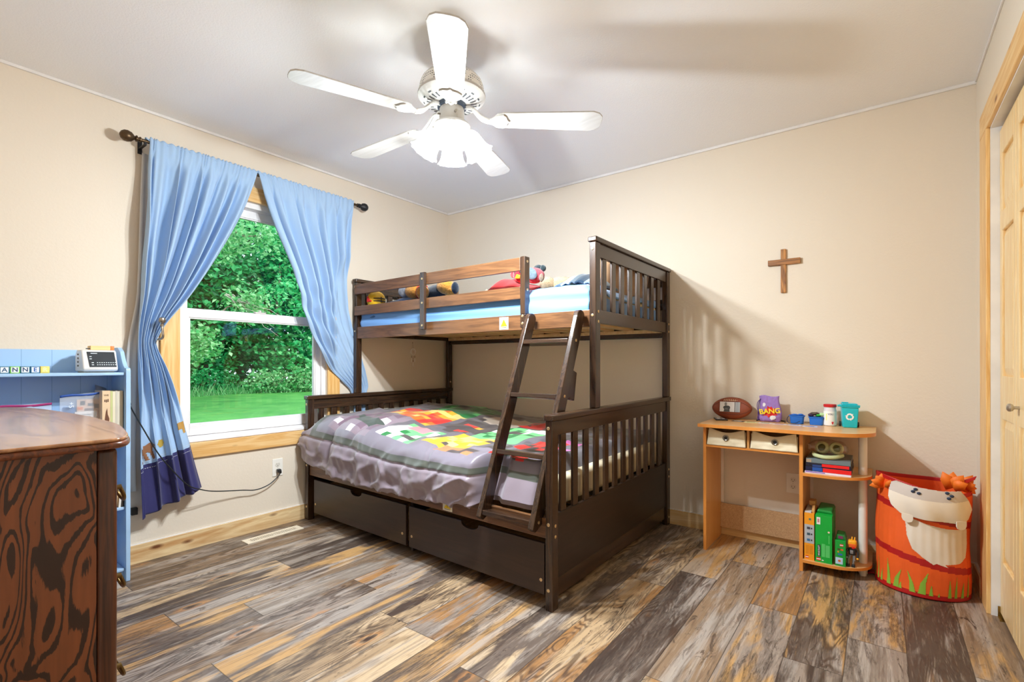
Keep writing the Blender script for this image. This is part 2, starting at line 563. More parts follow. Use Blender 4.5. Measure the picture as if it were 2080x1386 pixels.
def bifold_leaf(idx, y0, y1, knob=False):
    x0, x1 = W + .028, W + .060
    b = B()
    st = .045
    zz = [.018, .245, .835, 1.015, 1.615, 1.695, 1.935, 2.045]
    b.box(x0, x1, y1, y1 + st, zz[0], zz[-1]); b.box(x0, x1, y0 - st, y0, zz[0], zz[-1])
    for a, c in ((0, 1), (2, 3), (4, 5), (6, 7)):
        b.box(x0, x1, y1 + st, y0 - st, zz[a], zz[c])
    d = struct('door_%d' % idx, b, DOORPINE, smooth=0, bevel=.004)
    for a, c in ((1, 2), (3, 4), (5, 6)):
        p = B()
        ya, yb, za, zb = y1 + st, y0 - st, zz[a], zz[c]
        i = .032
        xs = (x0 + .012, x0 + .003)
        outer = [(ya, za), (yb, za), (yb, zb), (ya, zb)]
        inner = [(ya + i, za + i), (yb - i, za + i), (yb - i, zb - i), (ya + i, zb - i)]
        V0 = [p.bm.verts.new((xs[0], q[0], q[1])) for q in outer]
        V1 = [p.bm.verts.new((xs[1], q[0], q[1])) for q in inner]
        p.bm.faces.new(V1)
        for k in range(4): p.bm.faces.new((V0[k], V0[(k + 1) % 4], V1[(k + 1) % 4], V1[k]))
        p.box(x0 + .0125, x1 - .006, ya, yb, za, zb)
        obj('door_panel', p, DOORPINE, d, smooth=0)
    if knob:
        k = B(); M = Matrix.Translation((x0, y0 - .05, .905)) @ Matrix.Rotation(-pi / 2, 4, 'Y')
        k.lathe([(.006, 0), (.006, .014), (.012, .018), (.015, .024), (.014, .030), (.008, .034), (0.0005, .035)], M=M, seg=20)
        obj('door_knob', k, plain('#C9C2B8', .3, .9), d, label='round brushed nickel knob')
LW = (CY0 - CY1) / 4
for i in range(4):
    bifold_leaf(i + 1, CY0 - .006 - i * LW, CY0 + .001 - (i + 1) * LW, i in (1, 2))
# floor bracket of the folding door
t = thing('door_bracket', 'small brass floor bracket under the corner of the pine folding closet door', 'bracket', (W + .045, CY0 - .03, 0))
b = B(); b.box(W + .02, W + .09, CY0 - .055, CY0 - .006, 0, .004); b.box(W + .02, W + .09, CY0 - .010, CY0 - .006, 0, .045)
obj('plate', b, plain('#B79A5A', .35, 1.0), t, smooth=0)
b = B(); b.rod((W + .045, CY0 - .03, .003), (W + .045, CY0 - .03, .018), .005)
obj('pivot_pin', b, plain('#8A8780', .3, 1.0), t)

# window ------------------------------------------------------------
b = B()
F0, F1 = -.13, -.015
b.box(F0, F1, WY0, WY0 + .028, WZ0, WZ1); b.box(F0, F1, WY1 - .032, WY1, WZ0, WZ1)
b.box(F0, F1, WY0 + .028, WY1 - .032, WZ1 - .035, WZ1)
b.prism([(F0, WZ0), (.012, WZ0), (.012, WZ0 + .018), (-.02, WZ0 + .03), (F0, WZ0 + .038)], WY0 + .028, WY1 - .032, 'y')
win = struct('window_1', b, VINYL, smooth=0, bevel=.003)
def sash(x0, x1, z0, z1, st, rb, rt, label):
    ya, yb = WY0 + .028, WY1 - .032
    b = B()
    b.box(x0, x1, ya, ya + st, z0, z1); b.box(x0, x1, yb - st, yb, z0, z1)
    b.box(x0, x1, ya + st, yb - st, z0, z0 + rb); b.box(x0, x1, ya + st, yb - st, z1 - rt, z1)
    # glazing bead
    i = .008
    b.box(x0 + .008, x1 - .006, ya + st, ya + st + i, z0 + rb, z1 - rt); b.box(x0 + .008, x1 - .006, yb - st - i, yb - st, z0 + rb, z1 - rt)
    b.box(x0 + .008, x1 - .006, ya + st, yb - st, z0 + rb, z0 + rb + i); b.box(x0 + .008, x1 - .006, ya + st, yb - st, z1 - rt - i, z1 - rt)
    s = obj('sash', b, VINYL, win, smooth=0, bevel=.003, label=label)
    g = B(); g.box((x0 + x1) / 2 - .002, (x0 + x1) / 2 + .002, ya + st, yb - st, z0 + rb, z1 - rt)
    obj('pane', g, GLASS, s, smooth=0)
n = N('window_glass')
tr = n.t.nodes.new('ShaderNodeBsdfTransparent'); tr.inputs[0].default_value = (.96, .985, .97, 1)
gl = n.t.nodes.new('ShaderNodeBsdfGlossy'); gl.inputs['Roughness'].default_value = .02
fr = n.t.nodes.new('ShaderNodeFresnel'); fr.inputs[0].default_value = 1.35
mx = n.t.nodes.new('ShaderNodeMixShader')
n.t.links.new(fr.outputs[0], mx.inputs[0]); n.t.links.new(tr.outputs[0], mx.inputs[1]); n.t.links.new(gl.outputs[0], mx.inputs[2])
n.t.links.new(mx.outputs[0], n.out.inputs[0])
GLASS = n.m
sash(-.075, -.035, WZ0 + .034, 1.385, .036, .062, .05, 'lower white vinyl sash')
sash(-.118, -.078, 1.34, WZ1 - .035, .036, .045, .048, 'upper white vinyl sash')
b = B(); b.rbox(-.07, -.04, -1.72, -1.65, 1.385, 1.398, .004); b.rod((-.055, -1.685, 1.398), (-.055, -1.685, 1.41), .009)
obj('sash_lock', b, plain('#C9C2BE', .4), win)
b = B()
b.box(0, .018, WY0 - .095, WY0, WZ0 - .09, WZ1 + .095); struct('trim_7', b, PINE_Z, smooth=0, bevel=.003, label='left pine window casing')
b = B(); b.box(0, .018, WY1, WY1 + .095, WZ0 - .09, WZ1 + .095); struct('trim_8', b, PINE_Z, smooth=0, bevel=.003, label='right pine window casing')
b = B(); b.box(0, .0175, WY0, WY1, WZ0 - .09, WZ0 - .002); struct('trim_9', b, PINE, smooth=0, bevel=.003, label='knotty pine apron below the window')
b = B(); b.box(0, .0175, WY0, WY1, WZ1, WZ1 + .095); struct('trim_10', b, PINE, smooth=0, bevel=.003, label='pine head casing of the window')

# ================================================================== OUTDOORS
GZ = -.5
def mat_leaf(name, c1, c2, c3):
    n = N(name)
    g = n.t.nodes.new('ShaderNodeNewGeometry')
    col = n.ramp(g.outputs['Random Per Island'], [(0, rgb(c1)), (.5, rgb(c2)), (1, rgb(c3))])
    d = n.t.nodes.new('ShaderNodeBsdfPrincipled'); n.set(d.inputs['Base Color'], col); d.inputs['Roughness'].default_value = .4
    tl = n.t.nodes.new('ShaderNodeBsdfTranslucent'); n.set(tl.inputs[0], col)
    mx = n.t.nodes.new('ShaderNodeMixShader'); mx.inputs[0].default_value = .35
    n.t.links.new(d.outputs[0], mx.inputs[1]); n.t.links.new(tl.outputs[0], mx.inputs[2]); n.t.links.new(mx.outputs[0], n.out.inputs[0])
    return n.m
LEAF_A = mat_leaf('leaves_emerald', '#1C8A48', '#2EAC5C', '#80CC84')
LEAF_B = mat_leaf('leaves_deep', '#126838', '#1E8C4A', '#46B064')
LEAF_C = mat_leaf('leaves_bright', '#3A9A50', '#6CB46C', '#A8D09A')
BARK = wood('bark', '#5A4A3C', '#8A7A66', 'z', .9, 9)
def leaves(b, c, r, n, size, rnd, shell=.55):
    for _ in range(n):
        d = Vector((rnd.gauss(0, 1), rnd.gauss(0, 1), rnd.gauss(0, 1))).normalized()
        k = shell + (1 - shell) * rnd.random()
        k *= 1 + .25 * nz(d.x * 2 + c[0], d.y * 2 + c[1], d.z * 2)
        p = Vector((c[0] + d.x * r[0] * k, c[1] + d.y * r[1] * k, c[2] + d.z * r[2] * k))
        if p.z < GZ + .02: p.z = GZ + .02 + rnd.random() * .3
        a = Vector((rnd.gauss(0, 1), rnd.gauss(0, 1), rnd.gauss(0, .6))).normalized()
        q = a.cross(Vector((rnd.gauss(0, 1), rnd.gauss(0, 1), rnd.gauss(0, 1)))).normalized()
        nn = a.cross(q)
        s = size * (.6 + .8 * rnd.random())
        v0 = b.bm.verts.new(p); v1 = b.bm.verts.new(p + a * s * .5 + q * s * .32 + nn * s * .1)
        v2 = b.bm.verts.new(p + a * s); v3 = b.bm.verts.new(p + a * s * .5 - q * s * .32 + nn * s * .1)
        b.bm.faces.new((v0, v1, v2, v3))
def limb(p, q, r0, r1, rnd, wob=.15, n=6):
    p, q = Vector(p), Vector(q)
    pts = []
    for i in range(n + 1):
        t = i / n
        w_ = sin(pi * t) * wob
        pts.append(p.lerp(q, t) + Vector((rnd.gauss(0, w_), rnd.gauss(0, w_), rnd.gauss(0, w_))))
    return pts, [r0 + (r1 - r0) * i / n for i in range(n + 1)]
def tree(x, y, h, spread, m, n, size, label, low=.5, seed=1):
    rnd = random.Random(seed)
    t = thing('tree', label, 'tree', (x, y, GZ), 'trees beyond the lawn')
    b = B()
    pts, rr = limb((x, y, GZ), (x + rnd.gauss(0, .3), y + rnd.gauss(0, .3), GZ + h * .8), .2, .06, rnd)
    b.tube(pts, rr, 9)
    blobs = []
    for i in range(9):
        a = rnd.random() * 2 * pi
        z = GZ + low + (h - low) * (i + .5) / 9
        rr_ = spread * (1.05 - .55 * abs((z - GZ) / h - .45) * 1.4)
        c = (x + cos(a) * rr_ * .45, y + sin(a) * rr_ * .6, z)
        blobs.append((c, rr_))
        p2, r2 = limb((x, y, max(GZ + .4, z - .8)), c, .06, .02, rnd, .1, 4)
        b.tube(p2, r2, 6)
    obj('trunk', b, BARK, t)
    l = B()
    for c, r in blobs: leaves(l, c, (r * .8, r * .85, h / 9 * 1.5), n // 9, size, rnd)
    obj('crown', l, m, t, smooth=0)
    return t
tree(-24.5, 1.5, 8.5, 2.6, LEAF_B, 7500, .30, 'deep green tree at the left end of the wood behind the lawn', seed=11)
tree(-25.5, 5.0, 9.5, 2.6, LEAF_A, 8500, .30, 'tall emerald tree seen through the left half of the window', seed=12)
tree(-26.5, 8.2, 10, 2.7, LEAF_B, 8500, .30, 'dark leafy tree in the middle of the wood behind the lawn', seed=13)
tree(-25.0, 11.2, 9, 2.6, LEAF_A, 8500, .30, 'emerald tree seen at the right side of the window', seed=14)
tree(-25.5, 14.6, 8.5, 2.6, LEAF_B, 7500, .30, 'deep green tree at the right end of the wood behind the lawn', seed=15)
tree(-29.5, 6.5, 12, 3.4, LEAF_B, 7000, .42, 'tallest tree standing behind the others in the wood', seed=16)
tree(-29.5, 11.5, 12, 3.4, LEAF_B, 7000, .42, 'tall tree behind the right part of the wood', seed=17)
tree(-26.0, -3.0, 9, 2.8, LEAF_A, 6000, .34, 'emerald tree outside far to the left of the window view', seed=18)
tree(-25.5, -7.5, 9, 2.8, LEAF_B, 6000, .34, 'deep green tree outside at the far left beyond the lawn', seed=19)
# a nearer tree whose boughs reach into the view
rnd = random.Random(5)
t = thing('oak_tree', 'nearer oak whose pale bare twigs hang across the upper window pane', 'tree', (-15.5, .8, GZ))
b = B()
pts, rr = limb((-15.5, .8, GZ), (-15.6, 1.0, 8.5), .28, .12, rnd); b.tube(pts, rr, 10)
ends = []
for (q, r) in (((-14.6, 5.0, 3.2), .07), ((-15.0, 4.2, 5.2), .08), ((-14.2, 3.0, 4.6), .06), ((-15.5, 6.0, 5.9), .06), ((-14.5, 2.2, 2.6), .05), ((-15.0, 3.4, 1.9), .04)):
    p2, r2 = limb((-15.55, .9, max(2.2, q[2] - 1.0)), q, r, .02, rnd, .2, 7); b.tube(p2, r2, 7); ends.append(q)
obj('trunk', b, BARK, t)
b = B()
for k in range(9):
    p0 = Vector((-14.7, 4.3 + .2 * rnd.random(), 3.35 + .1 * rnd.random()))
    q = p0 + Vector((rnd.gauss(0, .3), .7 + 1.6 * rnd.random(), -.25 - 1.1 * rnd.random()))
    p2, r2 = limb(p0, q, .018, .005, rnd, .09, 6); b.tube(p2, r2, 5)
obj('bare_twigs', b, plain('#B9A9A0', .8), t, label='pale leafless twigs')
l = B()
for q in ends:
    leaves(l, q, (.9, 1.1, .8), 420, .16, rnd, .2)
leaves(l, (-15.2, 3.6, 5.8), (1.6, 2.6, 1.2), 1500, .16, rnd, .2)
leaves(l, (-15.2, 3.0, 1.6), (1.2, 1.5, .8), 900, .16, rnd, .2)
obj('crown', l, LEAF_C, t, smooth=0)
# undergrowth
for k, (x, y, r, m, lab) in enumerate(((-23.2, 2.5, .9, LEAF_B, 'leftmost low bush along the far edge of the lawn'), (-23.4, 5.0, 1.0, LEAF_A, 'low bush behind the left part of the lawn'),
                                  (-23.6, 7.4, .9, LEAF_B, 'dark low bush in the middle of the lawn edge'), (-22.8, 9.8, .9, LEAF_C, 'pale green bush at the right of the lawn edge'),
                                  (-22.6, 11.8, 1.0, LEAF_C, 'pale bushy shrub where the lawn meets the window edge'), (-23.3, 14.2, .9, LEAF_A, 'rightmost low bush along the lawn edge'))):
    rnd = random.Random(40 + k)
    t = thing('bush', lab, 'bush', (x, y, GZ), 'bushes along the lawn edge')
    b = B()
    for q in range(5):
        p2, r2 = limb((x, y, GZ), (x + rnd.gauss(0, .4), y + rnd.gauss(0, .6), GZ + r), .02, .008, rnd, .05, 4); b.tube(p2, r2, 5)
    obj('stem', b, BARK, t)
    l = B(); leaves(l, (x, y, GZ + r * .55), (r * .9, r * 1.5, r * .9), 1100, .17, rnd, .3)
    obj('foliage', l, m, t, smooth=0)
n = N('lawn_grass')
v = n.coord()
f = n.noise(v, 1.2, 5, .6); f2 = n.noise(n.scale(v, (30, 30, 30)), 1, 4, .7)
col = n.mix(n.ramp(f, [(.35, 0.0), (.65, 1.0)]), rgb(60, 128, 54), rgb(88, 152, 70))
col = n.mix(n.ramp(f2, [(.35, .5), (.6, 0.0)]), col, rgb(48, 108, 46))
n.bsdf(col, .8, n.bump(f2, .6, .03), spec=.2)
LAWN = n.m
b = B()
def gl_(u, v): return Vector((-34 + 33.8 * u, -12 + 34 * v, GZ + .06 * nz(u * 9, v * 9)))
b.grid(gl_, 60, 60)
o = obj('lawn', b, LAWN, smooth=60); o['kind'] = 'structure'
rnd = random.Random(3)
b = B()
for _ in range(5200):
    x = -23.9 + rnd.random() * 1.5; y = -1 + rnd.random() * 17
    h_ = .18 + .5 * rnd.random() ** 2; a = rnd.random() * 6.28; lx, ly = rnd.gauss(0, .12), rnd.gauss(0, .12)
    b.bm.faces.new([b.bm.verts.new(q) for q in ((x - .012 * cos(a), y - .012 * sin(a), GZ - .02), (x + .012 * cos(a), y + .012 * sin(a), GZ - .02), (x + lx * .5 + .008, y + ly * .5, GZ + h_ * .6), (x + lx, y + ly, GZ + h_))])
o = obj('tall_grass', b, LEAF_C, smooth=0)
tag(o, 'tall wild grass growing along the far edge of the lawn', 'grass', kind='stuff')

# ================================================================== BUNK BED
ESP = ('#46301F', '#281A13')
DKX = wood('espresso_wood_x', *ESP, 'x', .25, 5, spec=.65)
DKY = wood('espresso_wood_y', *ESP, 'y', .25, 5, spec=.65)
DKZ = wood('espresso_wood_z', *ESP, 'z', .25, 5, spec=.65)
LITX = wood('espresso_wood_lit_x', '#7C5535', '#543722', 'x', .32, 5, spec=.5)  # same espresso wood, with the strong light on the front rails put into its colour
PANELY = wood('espresso_board_y', '#30211A', '#251A14', 'y', .38, 4, spec=.5)
PANELX = wood('espresso_board_x', '#3C2A22', '#30221B', 'x', .34, 4, spec=.5)
SLATW = wood('pale_slat_wood', '#E2C79C', '#CFAE7E', 'y', .6, 4)
BRASS = plain('#E8CFA4', .3, .9)
FB, LF, UF = -.015, -1.42, -1.035
XL, XR = (.034, .070), (2.026, 2.062)
bed = thing('bunk_bed', 'espresso brown wooden twin over full bunk bed standing in the corner by the window', 'bunk bed', (1.05, -.72, 0))
def bp(name, boxes, m, bev=.003, **kw):
    b = B()
    for q in boxes: b.box(*q)
    return obj(name, b, m, bed, smooth=0, bevel=bev, warp=True, **kw)
def bolt(parent, p, axis):
    """barrel-bolt head with a socket, facing axis"""
    b = B()
    rot = {'-y': Matrix.Rotation(pi / 2, 4, 'X'), '+x': Matrix.Rotation(pi / 2, 4, 'Y')}[axis]
    M = Matrix.Translation(warp_bed(Vector(p))) @ rot
    b.lathe([(.0075, 0), (.0075, .0016), (.006, .0026), (.0032, .0026), (.003, .0008), (.0004, .0006)], M=M, seg=14)
    return obj('bolt', b, BRASS, parent, label='brass coloured bolt head')
posts = {}
for side, (x0, x1) in (('L', XL), ('R', XR)):
    for k, (y0, y1) in (('f', (LF, LF + .048)), ('b', (FB - .048, FB))):
        posts[side + k] = bp('post', [(x0, x1, y0, y1, 0, .8175)], DKZ)
    bp('cap_rail', [(x0 - .007, x1 + .007, LF - .007, FB + .003, .818, .845)], DKY, .005)
    xm = (x0 + x1) / 2
    bp('top_rail', [(xm - .011, xm + .011, LF + .0485, FB - .0485, .752, .8175)], DKY)
    for i in range(12):
        yc = -1.312 + i * .1035
        bp('slat', [(xm - .007, xm + .007, yc - .0215, yc + .0215, .4105, .7515)], DKZ, .002)
    bp('end_panel', [(xm - .009, xm + .009, LF + .0485, FB - .0485, .125, .410)], PANELY, .002)
    bp('bottom_rail', [(xm - .012, xm + .006, LF + .0485, FB - .0485, .045, .1245)], DKY)
    for k, (y0, y1) in (('uf', (UF, UF + .048)), ('ub', (FB - .048, FB))):
        posts[side + k] = bp('post', [(x0, x1, y0, y1, .8455, 1.6695)], DKZ)
    bp('cap_rail', [(x0 - .007, x1 + .007, UF - .007, FB + .003, 1.67, 1.695)], DKY, .005)
    bp('top_rail', [(xm - .011, xm + .011, UF + .0485, FB - .0485, 1.60, 1.6695)], DKY)
    for i in range(8):
        yc = -.92 + i * .1055
        bp('slat', [(xm - .007, xm + .007, yc - .0215, yc + .0215, 1.3355, 1.5995)], DKZ, .002)
    bp('top_rail', [(xm - .011, xm + .011, UF + .0485, FB - .0485, 1.268, 1.335)], DKY)
a0, a1 = XL[1] + .0005, XR[0] - .0005
lrail = bp('side_rail', [(a0, a1, LF + .012, LF + .034, .305, .392)], LITX)
bp('side_rail', [(a0, a1, FB - .036, FB - .014, .305, .392)], DKX)
urail = bp('side_rail', [(a0, a1, UF + .006, UF + .028, 1.25, 1.335)], LITX)
bp('side_rail', [(a0, a1, FB - .030, FB - .008, 1.235, 1.32)], DKX)
bp('side_rail', [(a0, a1, FB - .030, FB - .012, 1.575, 1.65)], DKX)
bp('side_rail', [(a0, a1, FB - .030, FB - .012, 1.42, 1.49)], DKX)
# cleats and pale bunkie slats of the upper bunk
bp('cleat', [(a0, a1, UF + .0285, UF + .05, 1.268, 1.292)], SLATW, .002)
bp('cleat', [(a0, a1, FB - .052, FB - .0305, 1.268, 1.292)], SLATW, .002)
for i in range(13):
    xc = .16 + i * .148
    bp('bed_slat', [(xc - .036, xc + .036, UF + .03, FB - .032, 1.2925, 1.306)], SLATW, .002)
for i in range(11):
    xc = .18 + i * .172
    bp('bed_slat', [(xc - .036, xc + .036, LF + .12, FB - .037, .392, .405)], SLATW, .002)
# guard rail
grail = [bp('guard_rail', [(XL[1] - .01, 1.6025, UF - .012, UF + .0055, z0, z1)], LITX) for z0, z1 in ((1.575, 1.648), (1.42, 1.488))]
gpost = bp('guard_post', [(1.603, 1.635, UF - .012, UF + .034, 1.336, 1.652), (1.603, 1.635, UF - .012, UF + .0055, 1.262, 1.336)], DKZ)
gmid = bp('guard_post', [(.806, .850, UF - .032, UF - .0125, 1.283, 1.652)], DKZ)
for p in ((.828, UF - .032, 1.61), (.828, UF - .032, 1.455), (.828, UF - .032, 1.31)): bolt(gmid, p, '-y')
for p in ((1.635, UF + .012, 1.625), (1.635, UF + .012, 1.47)): bolt(gpost, p, '+x')
for p in ((1.619, UF - .012, 1.325), (1.619, UF - .012, 1.285)): bolt(gpost, p, '-y')
for z in (.786, .372, .09): bolt(posts['Rf'], (2.042, LF, z), '-y'); bolt(posts['Lf'], (.052, LF, z), '-y')
for z in (1.635, 1.305): bolt(posts['Ruf'], (2.043, UF, z), '-y'); bolt(posts['Luf'], (.052, UF, z), '-y')
for z in (1.325, 1.275): bolt(posts['Ruf'], (2.062, UF + .026, z), '+x'); bolt(posts['Rub'], (2.062, FB - .024, z), '+x')
for z in (.365, .318): bolt(posts['Rf'], (2.062, LF + .024, z), '+x'); bolt(posts['Rb'], (2.062, FB - .024, z), '+x')
bolt(posts['Rb'], (2.062, FB - .024, .05), '+x')
bolt(posts['Lub'], (.070, FB - .024, .90), '+x')
# warning stickers
YEL = plain('#F2D21C', .5); STK = plain('#F4F0DC', .5); BLK = plain('#1B1A1A', .5)
def sticker(parent, x0, x1, z0, z1, y, tri=True):
    b = B(); b.box(x0, x1, y - .0012, y, z0, z1)
    s = obj('warning_sticker', b, STK, parent, smooth=0, warp=True, label='white sticker with a yellow warning triangle')
    xm, zm, hw, hh = (x0 + x1) / 2, (z0 + z1) / 2, (x1 - x0) * .38, (z1 - z0) * .34
    b = B(); b.prism([(xm - hw, zm - hh * .75), (xm + hw, zm - hh * .75), (xm, zm + hh)], y - .0020, y - .0012, 'y')
    obj('triangle_mark', b, YEL, s, smooth=0, warp=True)
    b = B(); b.box(xm - .0018, xm + .0018, y - .0026, y - .0021, zm - hh * .1, zm + hh * .62); b.box(xm - .0018, xm + .0018, y - .0026, y - .0021, zm - hh * .4, zm - hh * .25)
    b.box(xm - hw * .8, xm + hw * .8, y - .0026, y - .0021, zm - hh * 1.05, zm - hh * .92)
    obj('exclamation_mark', b, plain('#6B6414', .5), s, smooth=0, warp=True)
sticker(urail, 1.443, 1.508, 1.258, 1.328, UF + .0055)
sticker(lrail, 1.378, 1.447, .312, .362, LF + .0115)
# drawers under the bed
def drawer(x0, x1, nx, notch_col, bolts):
    y0, y1 = LF + .016, LF + .034
    zt_, zb = .280, .056
    r = .058
    poly = [(x0, zb), (x1, zb), (x1, zt_)]
    for k in range(13):
        a = pi * k / 12
        poly.append((nx + r * cos(a), zt_ - .030 * sin(a) ** .8))
    poly.append((x0, zt_))
    b = B(); b.prism(poly, y0, y1, 'y')
    d = obj('drawer', b, PANELX, bed, smooth=0, bevel=.002, warp=True)
    b = B()
    b.box(x0 + .02, x0 + .034, y1 + .0005, -.75, .07, .24); b.box(x1 - .034, x1 - .02, y1 + .0005, -.75, .07, .24)
    b.box(x0 + .034, x1 - .034, y1 + .0005, -.75, .066, .074); b.box(x0 + .034, x1 - .034, -.764, -.75, .075, .24)
    obj('drawer_box', b, SLATW, d, smooth=0, warp=True)
    for q in bolts: bolt(d, (q, y0, .118), '-y')
    return d
drawer(.120, 1.078, .604, None, (.140, 1.048))
drawer(1.104, 2.010, 1.562, None, (1.128, 1.992))
bp('drawer_divider', [(1.082, 1.100, LF + .05, -.9, .02, .304)], PANELY, .001)

# ladder ----------------------------------------------------------------
lad = thing('bunk_ladder', 'dark wooden four rung ladder leaning against the upper bunk', 'ladder', (1.84, -1.42, .34))
zb, zt_ = .345, 1.318
yb, yt = -1.548, -1.152                 # front edge line
dy = (yt - yb) / (zt_ - zb)
dep = .082                               # horizontal depth of the side boards
def ladder_side(x0, x1):
    P = []
    P.append((yb + .004, zb + .012)); P.append((yb + .03, zb - .006))
    P.append((yb + dep, zb + .018))
    ztop = zt_ - .03
    P.append((yb + dep + dy * (ztop - zb) - .004, ztop))
    for k in range(9):
        a = pi * k / 8
        cy = yb + dy * (zt_ - zb) + dep / 2 - .006
        P.append((cy + .036 * cos(a), zt_ - .016 + .030 * sin(a)))
    P.append((yb + dy * (ztop - zb), ztop - .012))
    b = B(); b.prism(P, x0, x1, 'x')
    return obj('side_board', b, DKZ, lad, smooth=0, bevel=.004)
ladder_side(1.683, 1.709)
rs = ladder_side(1.975, 2.001)
for z in (1.178, .912, .645, .378):
    yf = yb + dy * (z - zb) + .004
    ang = .16
    b = B()
    M = Matrix.Translation((0, yf, z)) @ Matrix.Rotation(-ang, 4, 'X')
    b.box(1.7095, 1.9745, 0, .074, -.011, .011, M)
    obj('rung', b, DKX, lad, smooth=0, bevel=.003)
    b = B(); M = Matrix.Translation((2.001, yf + .035, z)) @ Matrix.Rotation(pi / 2, 4, 'Y')
    b.lathe([(.0075, 0), (.0075, .0016), (.0032, .0026), (.003, .0008), (.0004, .0006)], M=M, seg=12)
    obj('bolt', b, BRASS, rs, label='brass coloured bolt head')
# hook block on the right board
zc = .955
yc = yb + dep + dy * (zc - zb)
b = B(); b.prism([(yc - .03, zc + .075), (yc + .01, zc + .085), (yc + .062, zc + .066), (yc + .036, zc - .070), (yc + .0, zc - .062), (yc - .012, zc - .052), (yc - .045, zc - .075)], 1.977, 1.999, 'x')
obj('hook_block', b, DKZ, lad, smooth=0, bevel=.003)

# mattress of the lower bed
CREAM = plain('#DED2B4', .8, bump=.3, bscale=300)
b = B(); b.rbox(.09, 2.008, -1.275, -.06, .406, .545, .03, 4)
for v in b.bm.verts: v.co = warp_bed(v.co)
o = obj('mattress', b, CREAM); tag(o, 'cream full-size mattress under the patterned comforter on the lower bed', 'mattress'); base(o)

# comforter -----------------------------------------------------------------
# comforter surface: i/CN along the bed, j/CV from the wall side over the front edge
CN, CV = 38, 35                      # printed cells, 5 cm each
def quilt(u, v, fold=1.0):
    x = .086 + 1.897 * u
    s = v * 1.75                     # arc length from the wall edge
    hump = sstep(1.08, .50, x) * sstep(.0, .16, x + .02)
    sh = 1.30                        # arc length where the front shoulder starts
    R = .105
    def prof(s):
        if s < sh:
            return (-.045 - s, 0.0, 1.0)
        a = (s - sh) / R
        if a < pi / 2:
            return (-.045 - sh - R * sin(a), -R * (1 - cos(a)), cos(a))
        d = s - sh - R * pi / 2
        return (-.045 - sh - R - .012 * sin(min(1, d / .2) * pi), -R - d, 0.0)
    y, dz, up = prof(s)
    lat = .5 + .5 * sstep(.0, .35, s)
    lat *= 1 - .35 * sstep(1.0, 1.45, s)
    zt = .628 - .015 * sstep(.8, 1.9, x) + .098 * hump * lat
    hem = lerp_tab([(.08, .425), (.3, .385), (.6, .352), (1.2, .352), (1.6, .378), (1.98, .36)], x)
    if s >= sh:
        k = (s - sh) / (1.75 - sh)
        z = zt + dz * (zt - hem) / .385
        if z < hem: z = hem + (z - hem) * .0
        z = zt - (zt - hem) * ((-dz) / (R + (1.75 - sh - R * pi / 2)))
    else:
        z = zt
    # right end rolls down behind the slats
    e = sstep(1.93, 1.985, x)
    z -= e * .10 * up
    # left end rolls down
    e2 = sstep(.20, .085, x)
    z -= e2 * .09 * up
    # front left corner swells over the corner post
    drop = sstep(sh + .05, 1.6, s)
    x2 = x - .045 * drop * sstep(.35, .085, x)
    y -= .0 + .012 * drop
    if fold:
        w1 = nz(x * 3.1 + 4, s * 2.6, 1.7); w2 = nz(x * 7.0, s * 6.0 + 3, 4.1); w3 = nz(x * 14.0 + 9, s * 11.0, 2.2)
        rid = (1 - abs(nz(x * 4.5 + 2 + s, s * 3.3 + 7, 9.0)) * 2.6)
        rid = max(0, rid) ** 2
        amp = .014 * w1 + .009 * w2 + .006 * w3 + .011 * rid
        z += amp * up * 1.1
        fx = x + .25 * (s - 1.4) + .04 * nz(x * 3, s * 4, 5)
        vf = .013 * sin(fx * 26 + 3 * nz(x * 2, 0, 3)) + .012 * nz(x * 13, s * 3, 8.8) + .010 * nz(x * 30, s * 12, 1.8) + .016 * max(0, 1 - abs(nz(x * 6 + s * 2, s * 5, 12)) * 6)
        y -= vf * (1 - up) * sstep(sh, 1.72, s)
        # a deep crease across the pillow end and another beside it
        for (cx, k1, wd, dp, s0, s1) in ((.42, -.16, .028, .030, .95, 1.62), (.66, -.30, .020, .018, 1.0, 1.5), (1.28, .18, .014, .012, 1.05, 1.5)):
            g = exp(-((x - cx - k1 * (s - 1.3)) / wd) ** 2) * sstep(s0, s0 + .2, s) * sstep(s1 + .1, s1 - .1, s)
            z -= dp * g * (.4 + .6 * up); y += dp * g * (1 - up)
        # seam groove under the border strip
        y += .009 * exp(-((s - 1.512) / .009) ** 2)
        z += .004 * sin(x * 75 + 4 * nz(x * 9, 2, 2)) * sstep(1.70, 1.75, s)
    yy = y * (1 + .0215 * x2)
    # the ladder presses the quilt back and keeps its hem on the side rail
    lk = sstep(1.60, 1.675, x2)
    if lk > 0:
        z = max(z, z * (1 - lk) + .409 * lk) if z < .409 else z
        lim = -1.440 - .040 * sstep(1.715, 1.77, x2) * sstep(1.972, 1.92, x2) + .407 * (z - .345) + (.008 if not fold else .010 * nz(x2 * 9, z * 9, 4))
        if yy < lim: yy += (lim - yy) * lk
    return Vector((x2, yy, z))

